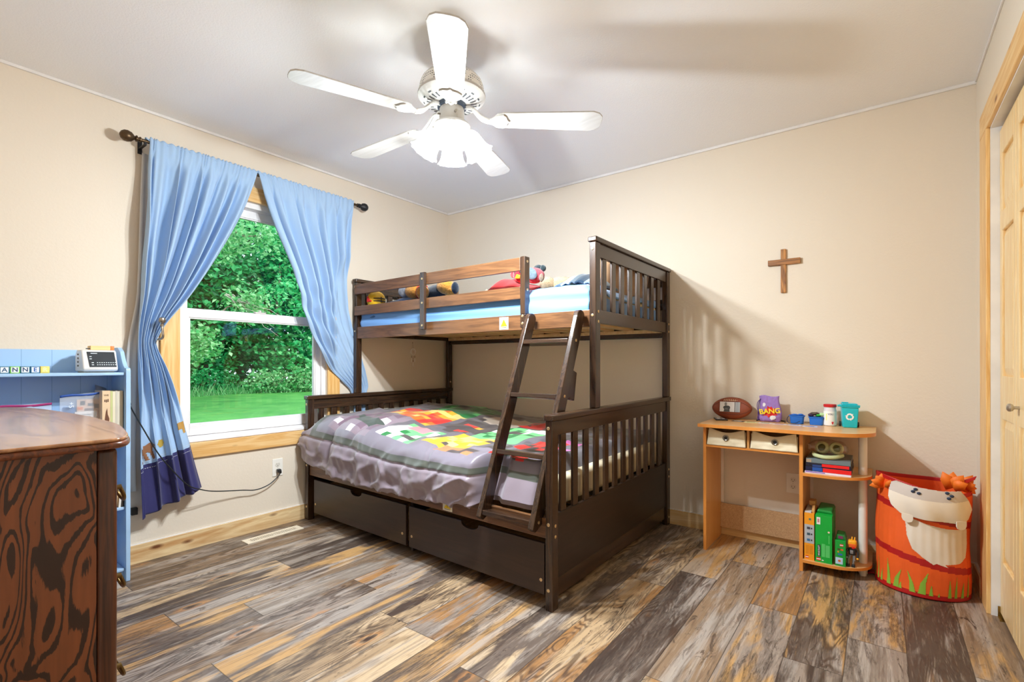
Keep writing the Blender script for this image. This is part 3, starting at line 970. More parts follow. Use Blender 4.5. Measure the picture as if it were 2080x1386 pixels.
# printed squares: (first row, last row, first column, last column, colours); rows count from the wall, columns from the window
PATCHES = [
    (4, 10, 16, 21, 'ccccbc'), (5, 9, 17, 20, 'c'), (4, 8, 21, 25, 'rrb'),
    (2, 11, 7, 14, 'GGe'), (3, 6, 8, 10, 'e'), (6, 7, 9, 10, 'k'),
    (12, 19, 7, 14, 'fire'), (13, 18, 6, 6, 'ry'), (12, 12, 15, 15, 'b'),
    (11, 18, 17, 20, 'b'), (12, 17, 16, 21, 'b'), (14, 14, 17, 18, 'r'), (17, 17, 18, 19, 'r'), (14, 14, 19, 19, 'y'),
    (11, 18, 22, 28, 'nGwn'), (13, 14, 24, 25, 'b'), (16, 17, 25, 26, 'G'),
    (19, 25, 21, 26, 'yYyy'), (20, 24, 22, 25, 'yY'), (20, 20, 26, 26, 'b'), (24, 24, 23, 23, 'b'),
    (25, 26, 24, 28, 'Bb'),
    (21, 26, 14, 19, 'wnG'), (23, 24, 14, 15, 'w'), (21, 22, 15, 17, 'P'), (25, 25, 17, 18, 'b'), (24, 25, 19, 19, 'G'),
    (20, 27, 5, 12, 'mp'), (22, 25, 6, 9, 'pg'), (24, 25, 8, 11, 'g'), (26, 26, 5, 5, 'L'), (27, 27, 9, 9, 'L'), (23, 23, 11, 11, 'L'), (25, 25, 4, 4, 'L'),
    (17, 21, 31, 34, 'rbr'), (24, 26, 31, 34, 'rrg'), (7, 10, 33, 36, 'b'), (11, 14, 32, 35, 'bg'),
    (16, 16, 34, 35, 'M'), (19, 19, 35, 36, 'M'), (22, 23, 28, 30, 'b'), (21, 22, 33, 36, 'bg'),
]
def printed(i, j):
    if j >= 30 or i <= 1: return 'q'
    if j == 29 or i == 2: return 's'
    c = 't' if (j >= 24 or i <= 4) else '.'
    if c == '.' and (i // 3 * 5 + j // 2 * 3) % 7 == 0: c = 'd'
    for (j0, j1, i0, i1, pal) in PATCHES:
        if j0 <= j <= j1 and i0 <= i <= i1:
            if pal == 'fire':
                k = nz(i * .45 + 2, j * .38, 1.5) + .25 * nz(i * 1.3, j * 1.3, 6)
                c = 'r' if k < -.02 else ('o' if k < .12 else ('y' if k < .32 else 'Y'))
            else:
                c = pal[int(abs(nz(i * 1.7 + .3, j * 1.9 + .6, len(pal))) * 7.3) % len(pal)]
    return c
PAL = {'.': '#6A656D', 'd': '#57525A', 't': '#7C747F', 's': '#53574E', 'q': '#8E818B', 'm': '#8C7C86', 'p': '#76606E', 'g': '#4A544E', 'L': '#D9CBD2',
       'r': '#E8261A', 'o': '#F2701C', 'y': '#F6B428', 'Y': '#F6D87A', 'G': '#127A3A', 'g2': '#2F9A4A', 'e': '#55C46A', 'k': '#242627', 'c': '#D6C9BA', 'b': '#4C4444',
       'w': '#E9E6E4', 'n': '#6FD07E', 'P': '#DE8E96', 'B': '#C97A4E', 'M': '#E070C0'}
def satin(name, col):
    n = N(name)
    v = n.coord()
    f = n.noise(n.scale(v, (260, 260, 260)), 1, 2)
    c = rgb(col)
    n.bsdf(c, .38, n.bump(f, .08, .001), spec=.45, sheen=.3)
    return n.m
keys = list(PAL)
cmats = [satin('comforter_fabric_' + 'abcdefghijklmnopqrstuvwxyz'[i], PAL[k]) for i, k in enumerate(keys)]
def cell(u, v):
    i, j = min(CN - 1, int(u * CN)), min(CV - 1, int(v * CV))
    return keys.index(printed(i, j))
b = B(); b.grid(quilt, CN * 5, CV * 5, mif=cell)
# rolled-under hem so the quilt reads thick
o = obj('comforter', b, cmats, smooth=180)
md = o.modifiers.new('padding', 'SOLIDIFY'); md.thickness = .022; md.offset = -1 if False else 1; md.use_rim = True
ss = o.modifiers.new('soft', 'SUBSURF'); ss.levels = 0; ss.render_levels = 0
tag(o, 'grey comforter printed with bright red, green and yellow squares on the lower bed', 'comforter')

# upper bunk mattress with blue sheet ----------------------------------------
SHEET = satin('sheet_blue', '#70A4E0')
DBLUE = satin('blanket_blue', '#2C5E9C')
t = thing('mattress', 'twin mattress wrapped in a light blue sheet on the upper bunk', 'mattress', (1.04, -.53, 1.306))
b = B(); b.rbox(.10, 1.995, -.975, -.07, 1.3065, 1.455, .035, 4)
for v in b.bm.verts: v.co = warp_bed(v.co)
obj('core', b, CREAM, t)
def sheet(u, v):
    # wraps over the front edge; u along, v from wall side over to the front bottom
    x = .088 + 1.922 * u
    L1, L2 = .93, .15
    s = v * (L1 + L2)
    top = 1.462 + .014 * nz(x * 3, s * 3, 1) + .012 * sstep(1.2, 1.9, x)
    if s < L1:
        y, z = -.06 - s, top
        r = sstep(L1 - .05, L1, s); z -= .018 * r
    else:
        d = s - L1
        y = -.06 - L1 - .010 - .006 * sin(d * 18)
        z = top - .018 - d
        z = max(z, 1.312)
        y -= .006 * sin(z * 80 + x * 3.5 + 3 * nz(x * 1.5, z * 9, 2)) * sstep(1.31, 1.36, z) * sstep(1.46, 1.40, z)
        y -= .006 * nz(x * 2.2, z * 40, 5)
    # pulled creases near the right end
    z += .016 * max(0, 1 - abs(nz(x * 2 - s * 1.2, s * 4, 6)) * 7) * (1 if s < L1 else 0)
    e = sstep(1.975, 2.01, x) + sstep(.115, .088, x)
    return warp_bed(Vector((x, y, z - .05 * e * (1 if s < L1 else 0))))
b = B(); b.grid(sheet, 150, 70)
# end drop on the right
b.grid(lambda u, v: warp_bed(Vector((2.012 + .003 * sin(u * 40), -.065 - .93 * u, (1.462 - .05 + .026 * 0) + .006 * nz(u * 5, 0, 1) - v * .095))), 60, 12)
obj('fitted_sheet', b, SHEET, t, smooth=180, solid=.004, label='light blue wrinkled sheet')
# darker blue blanket bunched at the foot end
def blanket(u, v):
    x = .10 + .62 * u
    if v < .72:
        y = -.30 - .66 * (v / .72); z = 1.486 + .115 * sin(pi * min(1, u * 1.15)) ** .8 * sin(pi * min(1, v / .72 * .9 + .1)) + .018 * nz(x * 8, y * 7, 3)
    else:
        k = (v - .72) / .28
        y = -.965 - .028 - .006 * sin(k * 6 + x * 20); z = 1.484 - k * (.15 - .13 * sstep(.05, .75, u)) + .006 * nz(x * 12, 1, 1)
        z = max(z, 1.345)
    return warp_bed(Vector((x, y, z)))
b = B(); b.grid(blanket, 60, 50)
o = obj('blanket', b, DBLUE, smooth=180, solid=.006); tag(o, 'darker blue blanket bunched up at the window end of the upper bunk', 'blanket')
# pillow
TANP = satin('pillow_tan', '#C09872')
def sup(p):
    return lambda d: (abs(d.x) ** p + abs(d.y) ** p + abs(d.z) ** p) ** (-1 / p)
def pillow_fn(d):
    k = sup(3.2)(d)
    return k * (1 + .03 * nz(d.x * 3, d.y * 3, d.z * 3) + .02 * nz(d.x * 9, d.y * 7, d.z * 8))
b = B(); b.ball((0, 0, 0), (.075, .31, .135), 44, 26, fn=pillow_fn, M=Matrix.Rotation(.22, 4, 'Y'))
o = obj('pillow', b, TANP, smooth=180); o.location = (1.915, -.44, 1.590)
tag(o, 'plump tan pillow propped at the headboard end of the upper bunk', 'pillow')
# ---- soft toys and gear on the upper bunk
def fuzz(col, sc=60, st=.8, rough=.95):
    n = N('plush_' + str(len(bpy.data.materials)))
    v = n.coord()
    f = n.noise(v, sc, 4, .7)
    c = rgb(col)
    c2 = tuple(q * .62 for q in c[:3]) + (1,)
    n.bsdf(n.mix(n.ramp(f, [(.35, 1.0), (.6, 0.0)]), c, c2), rough, n.bump(f, st, .012), spec=.1, sheen=.4)
    return n.m
# toy helmet
t = thing('toy_helmet', 'small yellow toy helmet with a red mark behind the guard rail by the window', 'helmet', (.165, -.93, 1.474))
YH = plain('#F2BE2A', .3)
b = B(); b.ball((.165, -.93, 1.535), (.074, .066, .070), 26, 16, fn=lambda d: 1 if d.z > -.75 else .85)
obj('shell', b, YH, t)
RH = plain('#D8251C', .4)
b = B()
for (dx, dz, w_, h_) in ((-.020, 0, .014, .040), (-.006, 0, .014, .026), (.008, 0, .016, .012)):
    b.box(.165 + dx, .165 + dx + w_, -1.000, -.980, 1.520 + dz, 1.520 + dz + h_)
obj('red_mark', b, RH, t, smooth=0, label='red stepped mark')
b = B()
for dz in (.005, .025): b.tube([(.205, -.985, 1.52 + dz), (.235, -.965, 1.52 + dz), (.245, -.93, 1.52 + dz), (.23, -.90, 1.52 + dz)], .0035, 8)
b.tube([(.243, -.945, 1.515), (.243, -.945, 1.555)], .0035, 8)
obj('face_guard', b, plain('#2A2A2C', .4), t)
# grey cap-like toy
t = thing('plush_toy', 'grey and white soft toy lying between the yellow helmet and the brown dog', 'soft toy', (.36, -.80, 1.57))
b = B(); b.ball((.36, -.80, 1.60), (.075, .06, .05), 24, 14, fn=lambda d: 1 + .06 * nz(d.x * 3, d.y * 3, d.z * 3)); obj('body', b, fuzz('#9A9CA4'), t)
b = B(); b.ball((.43, -.81, 1.625), (.035, .035, .032), 16, 10); b.ball((.40, -.80, 1.66), (.014, .010, .018), 10, 8); obj('head', b, fuzz('#F0EEEA'), t, label='white head')
b = B(); b.ball((.47, -.84, 1.585), (.03, .02, .015), 12, 8); obj('foot', b, plain('#E8762A', .7), t, label='orange foot')
# dog plush
t = thing('plush_dog', 'golden brown plush dog in a navy outfit lying behind the guard rail', 'soft toy', (.70, -.84, 1.47))
GB = fuzz('#E09A3C', 90); NV = fuzz('#1C2838', 120, .4)
b = B(); b.ball((.705, -.82, 1.545), (.18, .08, .070), 30, 18, fn=lambda d: 1 + .06 * nz(d.x * 2, d.y * 2, d.z * 2)); obj('navy_outfit', b, NV, t, label='navy blue outfit')
def pad(cx, cy, cz, r, nm='paw'):
    b = B(); b.ball((cx, cy, cz), r, 24, 14, fn=lambda d: 1 + .07 * nz(d.x * 2.4 + cx * 9, d.y * 2, d.z * 2.4)); return obj(nm, b, GB, t)
pad(.505, -.86, 1.59, (.075, .058, .062), 'head'); pad(.665, -.93, 1.555, (.052, .040, .048)); pad(.835, -.88, 1.590, (.066, .050, .058)); pad(.87, -.86, 1.55, (.055, .045, .04))
b = B(); b.lathe([(.0565, -.006), (.060, 0), (.0565, .006)], M=Matrix.Translation((.575, -.85, 1.575)) @ Matrix.Rotation(pi / 2 + .25, 4, 'Y'), seg=26); obj('collar', b, plain('#C8202A', .6), t, label='red collar')
for (ex, ez) in ((.47, 1.638), (.53, 1.642)):
    b = B(); b.ball((ex, -.87, ez), (.018, .012, .020), 12, 8); obj('ear', b, GB, t)
b = B(); b.ball((.915, -.87, 1.565), (.022, .03, .04), 14, 10, fn=lambda d: 1 + .1 * d.z); obj('black_heel', b, NV, t, label='black heel')
# small cream toys further back
for x, y, z, r, lab in ((.98, -.62, 1.545, .035, 'little cream soft toy to the right of the brown dog'), (1.09, -.60, 1.565, .045, 'fluffy cream soft toy beside the red blanket')):
    t = thing('plush_toy', lab, 'soft toy', (x, y, z - r - .02), 'small cream soft toys')
    FC = fuzz('#E6D6B8', 120)
    b = B(); b.ball((x, y, z - .02), (r * 1.25, r, r), 20, 12, fn=lambda d: 1 + .1 * nz(d.x * 4, d.y * 4, d.z * 4)); obj('body', b, FC, t)
    b = B(); b.ball((x + r * .4, y - .01, z + r * .35), r * .62, 16, 10); obj('head', b, FC, t)
    b = B(); b.ball((x + r * .0, y, z + r * .95), r * .22, 10, 8); b.ball((x + r * .85, y, z + r * .9), r * .22, 10, 8); obj('ear', b, FC, t)
# red fleece
def redf(u, v):
    x = 1.13 + .44 * u; y = -.62 - .30 * v
    z = 1.482 + (.125 * sstep(0, .28, u) * (1 - .62 * sstep(.25, 1, u))) * sin(pi * min(1, v * .8 + .15)) + .014 * nz(x * 9, y * 8, 2)
    return Vector((x, y, z))
b = B(); b.grid(redf, 44, 26); o = obj('fleece_blanket', b, fuzz('#E01418', 200, .2), smooth=180, solid=.008)
tag(o, 'bright red fleece heaped behind the guard rail in the middle of the upper bunk', 'blanket')
# red bird-like plush
t = thing('plush_bird', 'red and grey plush bird with an orange beak lying on the red fleece', 'soft toy', (1.46, -.80, 1.555))
RB = fuzz('#D83038', 80, .5)
b = B(); b.ball((1.425, -.83, 1.605), (.050, .045, .046), 24, 16, fn=lambda d: 1 + .05 * nz(d.x * 3, d.y * 3, d.z * 3)); obj('head', b, RB, t)
b = B(); b.ball((1.365, -.80, 1.622), (.055, .03, .028), 20, 12, fn=lambda d: 1 + .3 * d.x); obj('tail', b, RB, t)
b = B(); b.ball((1.50, -.79, 1.60), (.065, .05, .048), 22, 14); obj('body', b, fuzz('#C0505A', 80, .5), t)
b = B(); b.ball((1.505, -.835, 1.605), (.045, .016, .034), 18, 12, M=Matrix.Rotation(.6, 4, 'Y')); obj('wing', b, fuzz('#6E7E88', 80, .4), t, label='grey wing')
b = B(); b.prism([(-.020, -.012), (.016, -.016), (.022, .004), (-.004, .014)], -.012, .012, 'y', M=Matrix.Translation((1.437, -.873, 1.59))); obj('beak', b, plain('#F0A020', .4), t, bevel=.004)
for ex in (1.412, 1.450):
    b = B(); b.ball((ex, -.868, 1.615), .007, 12, 8); obj('eye', b, BLK, t)
b = B(); b.ball((1.52, -.78, 1.645), (.03, .022, .02), 14, 10); b.ball((1.555, -.78, 1.64), (.018, .02, .02), 12, 8); obj('crest', b, fuzz('#26383E', 90), t, label='dark crest')
# tan fluffy plush
t = thing('plush_lamb', 'fluffy tan plush lamb lying beside the end post of the guard rail', 'soft toy', (1.66, -.72, 1.475))
FT = fuzz('#C8A97E', 150, 1.0)
def lump(d): return 1 + .06 * nz(d.x * 9, d.y * 9, d.z * 9) + .05 * nz(d.x * 4, d.y * 4, d.z * 4)
b = B(); b.ball((1.655, -.74, 1.530), (.095, .07, .052), 40, 26, fn=lump); obj('body', b, FT, t)
b = B(); b.ball((1.60, -.80, 1.535), (.05, .045, .045), 30, 18, fn=lump); obj('head', b, FT, t)
b = B(); b.ball((1.585, -.845, 1.572), (.014, .010, .024), 12, 10); obj('ear', b, fuzz('#8A7866', 90), t, label='brown ear')
b = B(); b.ball((1.69, -.83, 1.492), (.04, .025, .018), 20, 12, fn=lump); obj('leg', b, FT, t)
# patchwork cushion roll
t = thing('patchwork_quilt', 'folded quilt of grey, white and dark blue patches on the blue sheet', 'quilt', (1.82, -.74, 1.475))
prev = None
for k, (u0, u1, c) in enumerate(((0, .22, '#54697A'), (.22, .42, '#E9E9EC'), (.42, .56, '#5E6B74'), (.56, .78, '#22384A'), (.78, 1.0, '#7F8E98'))):
    def qf(u, v, u0=u0, u1=u1):
        uu = u0 + (u1 - u0) * u
        x = 1.70 + .26 * uu + .035 * (v - .5); y = -.88 + .24 * v
        z = 1.484 + (.078 * sin(pi * uu) ** .6 + .008) * sin(pi * (.12 + .76 * v)) - .004 * cos(u * 2 * pi)
        return Vector((x, y, z))
    b = B(); b.grid(qf, 12, 20); obj('patch', b, fuzz(c, 200, .2), t, smooth=180, solid=.010)

# ================================================================== CEILING FAN
FANW = plain('#CFCDC9', .35)
FX, FY = 1.69, -1.71
fan = thing('ceiling_fan', 'white five blade ceiling fan with four lit tulip glass shades', 'ceiling fan', (FX, FY, H))
def fl(name, prof, m=FANW, parent=None, seg=40, close=False, **kw):
    b = B(); b.lathe(prof, c=(FX, FY, 0), seg=seg, close=close)
    return obj(name, b, m, parent or fan, **kw)
fl('canopy', [(.070, 2.4399), (.071, 2.425), (.067, 2.412), (.060, 2.385), (.040, 2.372), (.018, 2.366)])
fl('downrod', [(.013, 2.372), (.013, 2.30)], seg=16)
def perforated():
    n = N('perforated_white_metal')
    v = n.coord()
    vo = n.t.nodes.new('ShaderNodeTexVoronoi'); n.set(vo.inputs['Vector'], v); vo.inputs['Scale'].default_value = 95
    vo.inputs['Randomness'].default_value = .0
    m_ = n.ramp(vo.outputs['Distance'], [(.28, 1.0), (.34, 0.0)])
    n.bsdf(n.mix(m_, rgb('#F0EEE8'), rgb('#55585A')), .4, n.bump(m_, -.4, .002))
    return n.m
mot = fl('motor_housing', [(.03, 2.315), (.085, 2.312), (.120, 2.302), (.130, 2.290), (.132, 2.286)])
fl('vent_band', [(.132, 2.286), (.138, 2.270), (.142, 2.246), (.143, 2.238)], perforated(), mot, close=True, label='perforated band')
fl('motor_rim', [(.143, 2.238), (.147, 2.232), (.146, 2.224), (.128, 2.206), (.100, 2.196), (.070, 2.192), (.060, 2.192)], FANW, mot)
SLOT = plain('#45474A', .5)
b = B()
for k in range(30):
    a = 2 * pi * k / 30
    M = Matrix.Translation((FX, FY, 0)) @ Matrix.Rotation(a, 4, 'Z')
    def slotpt(r, w_): return [(r, -w_), (r, w_)]
    r0, r1 = (.082, .108)
    z0, z1 = 2.1935, 2.199
    vs = [M @ Vector(q) for q in ((r0, -.003, z0 - .0008), (r1, -.0042, z1 - .0026), (r1, .0042, z1 - .0026), (r0, .003, z0 - .0008))]
    b.bm.faces.new([b.bm.verts.new(v) for v in vs])
    if k % 2 == 0:
        vs = [M @ Vector(q) for q in ((.118, -.008, 2.2005), (.1235, -.008, 2.2035), (.1235, .008, 2.2035), (.118, .008, 2.2005))]
        b.bm.faces.new([b.bm.verts.new(v) for v in vs])
obj('vent_slots', b, SLOT, mot, smooth=0, label='grey vent slots under the motor')
fl('dark_hub', [(.062, 2.192), (.062, 2.176), (.03, 2.172)], plain('#2C3644', .5), label='dark motor hub')
sw = fl('switch_housing', [(.050, 2.178), (.054, 2.170), (.054, 2.120), (.050, 2.112)])
b = B(); b.rod((FX + .046, FY - .028, 2.14), (FX + .060, FY - .036, 2.138), .005); b.rod((FX - .02, FY - .05, 2.14), (FX - .024, FY - .062, 2.137), .004)
obj('switch', b, plain('#8C8578', .4), sw)
fl('light_fitter', [(.050, 2.112), (.076, 2.104), (.082, 2.094), (.080, 2.084), (.064, 2.070), (.030, 2.060), (.010, 2.054), (.0005, 2.050)])
def mat_blade():
    n = N('white_blade')
    v = n.coord()
    g = n.noise(n.scale(v, (3, 90, 90)), 1, 3)
    n.bsdf(n.mix(n.ramp(g, [(.4, 0.0), (.65, .35)]), rgb('#C6C4C0'), rgb('#A8A49E')), .35, spec=.4)
    return n.m
BLADE = mat_blade()
bang = [38, 109, 181, 248.5, 312.5]
blades = []
for k in range(5):
    ang = radians(bang[k])
    pitch = radians(-8)
    # mesh built along +x at the hub, then turned
    b = B()
    P = []
    r0, r1 = .19, .655
    def hw(r): return .050 + .017 * (r - r0) / (r1 - r0)
    for (r, w_) in ((r0, -.030), (r0 + .012, -.044), (r0 + .04, -hw(r0 + .04))): P.append((r, w_))
    P += [(r1 - .045, -hw(r1)), (r1 - .018, -.056), (r1 - .003, -.035), (r1, -.012), (r1, .012), (r1 - .003, .035), (r1 - .018, .056), (r1 - .045, hw(r1))]
    for (r, w_) in ((r0 + .04, hw(r0 + .04)), (r0 + .012, .044), (r0, .030)): P.append((r, w_))
    b.prism(P, -.003, .003, 'z')
    R_ = Matrix.Translation((FX, FY, 2.128)) @ Matrix.Rotation(ang, 4, 'Z') @ Matrix.Rotation(pitch, 4, 'X')
    for v in b.bm.verts: v.co = R_ @ v.co
    bl = obj('blade', b, BLADE, fan, smooth=0, bevel=.0015)
    # blade iron
    b = B()
    Q = [(.150, -.012), (.175, -.020), (.195, -.040), (.225, -.046), (.238, -.030), (.243, -.010), (.252, 0), (.243, .010), (.238, .030), (.225, .046), (.195, .040), (.175, .020), (.150, .012)]
    b.prism(Q, -.009, -.0035, 'z')
    for v in b.bm.verts: v.co = R_ @ v.co
    R2 = Matrix.Translation((FX, FY, 0)) @ Matrix.Rotation(ang, 4, 'Z')
    arm = [Vector((.055, 0, 2.182)), Vector((.085, 0, 2.180)), Vector((.112, 0, 2.155)), Vector((.140, 0, 2.128)), Vector((.165, 0, 2.122))]
    b.tube([R2 @ q for q in catmull(arm, 5)], .0085, 8)
    b.tube([R2 @ q for q in catmull([Vector((.085, .0, 2.180)), Vector((.10, .018, 2.165)), Vector((.13, .020, 2.135)), Vector((.165, .014, 2.121))], 4)], .005, 6)
    b.tube([R2 @ q for q in catmull([Vector((.085, .0, 2.180)), Vector((.10, -.018, 2.165)), Vector((.13, -.020, 2.135)), Vector((.165, -.014, 2.121))], 4)], .005, 6)
    ir = obj('blade_iron', b, FANW, bl)
# frosted tulip shades
n = N('frosted_glass')
tr = n.t.nodes.new('ShaderNodeBsdfTransparent'); tr.inputs[0].default_value = (1, .99, .97, 1)
tl = n.t.nodes.new('ShaderNodeBsdfTranslucent'); tl.inputs[0].default_value = (.6, .62, .62, 1)
df = n.t.nodes.new('ShaderNodeBsdfPrincipled'); df.inputs['Base Color'].default_value = (.88, .9, .9, 1); df.inputs['Roughness'].default_value = .25
m1 = n.t.nodes.new('ShaderNodeMixShader'); m1.inputs[0].default_value = .5
m2 = n.t.nodes.new('ShaderNodeMixShader'); m2.inputs[0].default_value = .22
n.t.links.new(tl.outputs[0], m1.inputs[1]); n.t.links.new(df.outputs[0], m1.inputs[2])
n.t.links.new(m1.outputs[0], m2.inputs[1]); n.t.links.new(tr.outputs[0], m2.inputs[2]); n.t.links.new(m2.outputs[0], n.out.inputs[0])
FROST = n.m
n = N('glowing_bulb')
e = n.t.nodes.new('ShaderNodeEmission'); e.inputs[0].default_value = (1, .95, .88, 1); e.inputs[1].default_value = 8
n.t.links.new(e.outputs[0], n.out.inputs[0])
GLOW = n.m
for k in range(4):
    a = radians(313 + 90 * k)
    d = Vector((cos(a) * sin(radians(31)), sin(a) * sin(radians(31)), -cos(radians(31))))
    p0 = Vector((FX, FY, 2.084)) + Vector((cos(a), sin(a), 0)) * .058
    Rz = d.to_track_quat('Z', 'Y').to_matrix().to_4x4()
    M = Matrix.Translation(p0) @ Rz
    b = B(); b.lathe([(.012, -.012), (.022, -.004), (.026, .006), (.026, .020), (.022, .026)], M=M, seg=20)
    sh = obj('lamp_holder', b, FANW, fan)
    def wv(t, f): return 1 + .055 * f ** 2 * cos(t * 10) + .02 * f * cos(t * 20)
    b = B(); b.lathe([(.024, .016), (.033, .024), (.040, .040), (.043, .060), (.045, .080), (.048, .098), (.055, .113), (.062, .121)], M=M, seg=80, wave=wv, close=True)
    obj('glass_shade', b, FROST, sh, smooth=60, solid=.0025)
    b = B(); b.ball(M @ Vector((0, 0, .062)), (.021, .021, .028), 16, 12)
    obj('bulb', b, GLOW, sh, label='glowing bulb')
    l = bpy.data.lights.new('bulb_light', 'POINT'); l.energy = BULB_W; l.shadow_soft_size = .028; l.color = (.91, .985, 1.045)
    lo = bpy.data.objects.new('bulb_light', l); COL.objects.link(lo); lo.parent = fan
    lo.location = (M @ Vector((0, 0, .112))) - Vector((FX, FY, H))
# pull chains
b = B()
for q in ((FX + .05, FY - .02),):
    b.tube([(q[0], q[1], 2.13), (q[0] + .01, q[1] - .008, 2.02)], .0012, 6); b.ball((q[0] + .01, q[1] - .008, 2.012), .006, 10, 8)
obj('pull_chain', b, plain('#C9C2B2', .3, .8), fan)

# ================================================================== CURTAINS
BRZ = plain('#5A4630', .38, .75); BLKM = plain('#2B2A2C', .45, .4)
rod_t = thing('curtain_rod', 'dark bronze curtain rod with ball finials above the window', 'curtain rod', (.085, -1.70, 2.22))
b = B(); b.rod((.085, -2.375, 2.237), (.085, -1.035, 2.237), .0085); obj('rod', b, BRZ, rod_t)
for sgn, ye, m in ((-1, -2.370, BRZ), (1, -1.040, BLKM)):
    M = Matrix.Translation((.085, ye, 2.237)) @ Matrix.Rotation(-sgn * pi / 2, 4, 'X')
    b = B(); b.lathe([(.0085, 0), (.014, .002), (.014, .007), (.009, .010), (.009, .014), (.016, .018), (.016, .023), (.009, .027), (.012, .031), (.024, .043), (.029, .060), (.027, .074), (.018, .086), (.006, .092), (.0005, .093)], M=M, seg=26)
    obj('finial', b, m, rod_t, label='ball finial')
for y in (-2.352, -1.078):
    b = B(); b.box(0, .005, y - .010, y + .010, 2.19, 2.26); b.box(.005, .088, y - .006, y + .006, 2.215, 2.222); b.box(.078, .094, y - .006, y + .006, 2.2225, 2.230)
    obj('bracket', b, BLKM, rod_t, smooth=0, bevel=.001)
def mat_cloth(name, col, rough=.75):
    n = N(name)
    v = n.coord()
    f = n.noise(n.scale(v, (1, 350, 350)), 1, 2)
    c = rgb(col); c2 = tuple(q * .88 for q in c[:3]) + (1,)
    p = n.t.nodes.new('ShaderNodeBsdfPrincipled'); n.set(p.inputs['Base Color'], n.mix(f, c, c2)); p.inputs['Roughness'].default_value = rough
    p.inputs['Sheen Weight'].default_value = .25; p.inputs['Specular IOR Level'].default_value = .25
    tlu = n.t.nodes.new('ShaderNodeBsdfTranslucent'); tlu.inputs[0].default_value = c
    mx = n.t.nodes.new('ShaderNodeMixShader'); mx.inputs[0].default_value = .18
    n.t.links.new(p.outputs[0], mx.inputs[1]); n.t.links.new(tlu.outputs[0], mx.inputs[2]); n.t.links.new(mx.outputs[0], n.out.inputs[0])
    return n.m
CB = mat_cloth('curtain_sky_blue', '#B2D0EE'); CN_ = mat_cloth('curtain_navy', '#39386E'); LIN = mat_cloth('curtain_lining', '#DCDAD6')
# left curtain: edges as functions of height
LR = [(.25, -2.065), (.35, -2.086), (.48, -2.116), (.62, -2.148), (.71, -2.172), (.87, -2.208), (1.035, -2.255), (1.17, -2.300), (1.22, -2.286), (1.30, -2.244), (1.445, -2.149), (1.69, -2.010), (1.915, -1.901), (2.10, -1.828), (2.26, -1.782)]
LL = [(.25, -2.382), (.40, -2.386), (.56, -2.390), (.78, -2.388), (1.01, -2.384), (1.29, -2.380), (1.63, -2.370), (1.89, -2.364), (2.26, -2.352)]
def curtL(u, v, off=0.0, calm=1.0):
    """u across from the wall side edge to the window edge, v from top to hem"""
    zbot = .250 + .105 * u ** .8 + (.004 * sin(u * 21) if v > .9 else 0) * (v - .9) * 10
    z = 2.258 - v * (2.258 - zbot)
    tie = exp(-((z - 1.20) / .20) ** 2)
    yl, yr = lerp_tab(LL, z), lerp_tab(LR, z)
    uu = u + .018 * sin(u * 31 + 1) * (1 - tie)
    y = yl + (yr - yl) * uu
    # folds
    top = sstep(2.0, 2.24, z)
    ph = u * 2 * pi * 8.5 + 1.2 * nz(u * 6, v * 1.2, 3) * 2
    bot = sstep(1.15, .6, z)
    phb = u * 2 * pi * 3.6 + .9
    amp = .016 + .022 * sstep(2.2, 1.8, z)
    f = (amp * sin(ph) + .006 * sin(u * 2 * pi * 19 + v * 3)) * (1 - bot) + (.022 * sin(phb) + .006 * sin(phb * 2.3 + 1)) * bot * (1 - .75 * sstep(.27, .17, u))
    f *= calm
    x = .086 + f + .012 * nz(u * 5, v * 6, 2) * calm
    if z > 2.20:                                     # gathered on the rod
        k = (z - 2.20) / .058
        x = .086 + .0125 + .003 * sin(u * 2 * pi * 26) + .001 * sin(u * 90)
        z += .004 * sin(u * 2 * pi * 26 + 1) * k
    elif z > 2.12:
        k = (2.20 - z) / .08
        x = (.0985 + .003 * sin(u * 2 * pi * 26)) * (1 - k) + x * k
    # pulled in at the hold-back
    x = x * (1 - .55 * tie) + (.062 + .05 * u * (1 - u) * 2 + .010 * sin(u * 2 * pi * 5)) * .55 * tie
    x += .02 * bot
    x = max(x, .026) + off
    y += .010 * sin(ph * .5 + 1) * (1 - tie) * calm
    # sag lines radiating from the tie
    z2 = z
    if z > 1.25: x += .010 * sin((y + 2.3) * 40 - (z - 1.2) * 14) * sstep(2.1, 1.6, z) * (1 - tie) * calm
    return Vector((x, y, z2))
cur = thing('curtain', 'left blue curtain with animal border and navy hem, held back by a metal peg', 'curtain', (.09, -2.25, .25), 'blue window curtains')
NAVY = .868
b = B(); b.grid(curtL, 170, 220, mif=lambda u, v: 1 if v > NAVY else 0)
obj('panel', b, [CB, CN_], cur, smooth=180, solid=.0016, label='sky blue cloth with a navy band at the hem')
b = B()
b.grid(lambda u, v: Vector((.030 + .004 * sin(u * 9), lerp_tab(LL, 2.19 - v * 1.80) + .004 - .040 * sstep(.40, .62, v) + .05 * u, 2.19 - v * 1.80)), 8, 60)
obj('lining', b, LIN, cur, smooth=180, solid=.0015, label='off-white lining showing along the wall side')
# rod pocket header frill
b = B(); b.grid(lambda u, v: Vector((.085 + .0125 * cos(v * pi) + .002 * sin(u * 2 * pi * 26), -2.352 + .57 * u, 2.243 + .012 * sin(v * pi) + .003 * sin(u * 2 * pi * 26 + 1))), 120, 8)
obj('rod_pocket', b, CB, cur, smooth=180, solid=.0015)
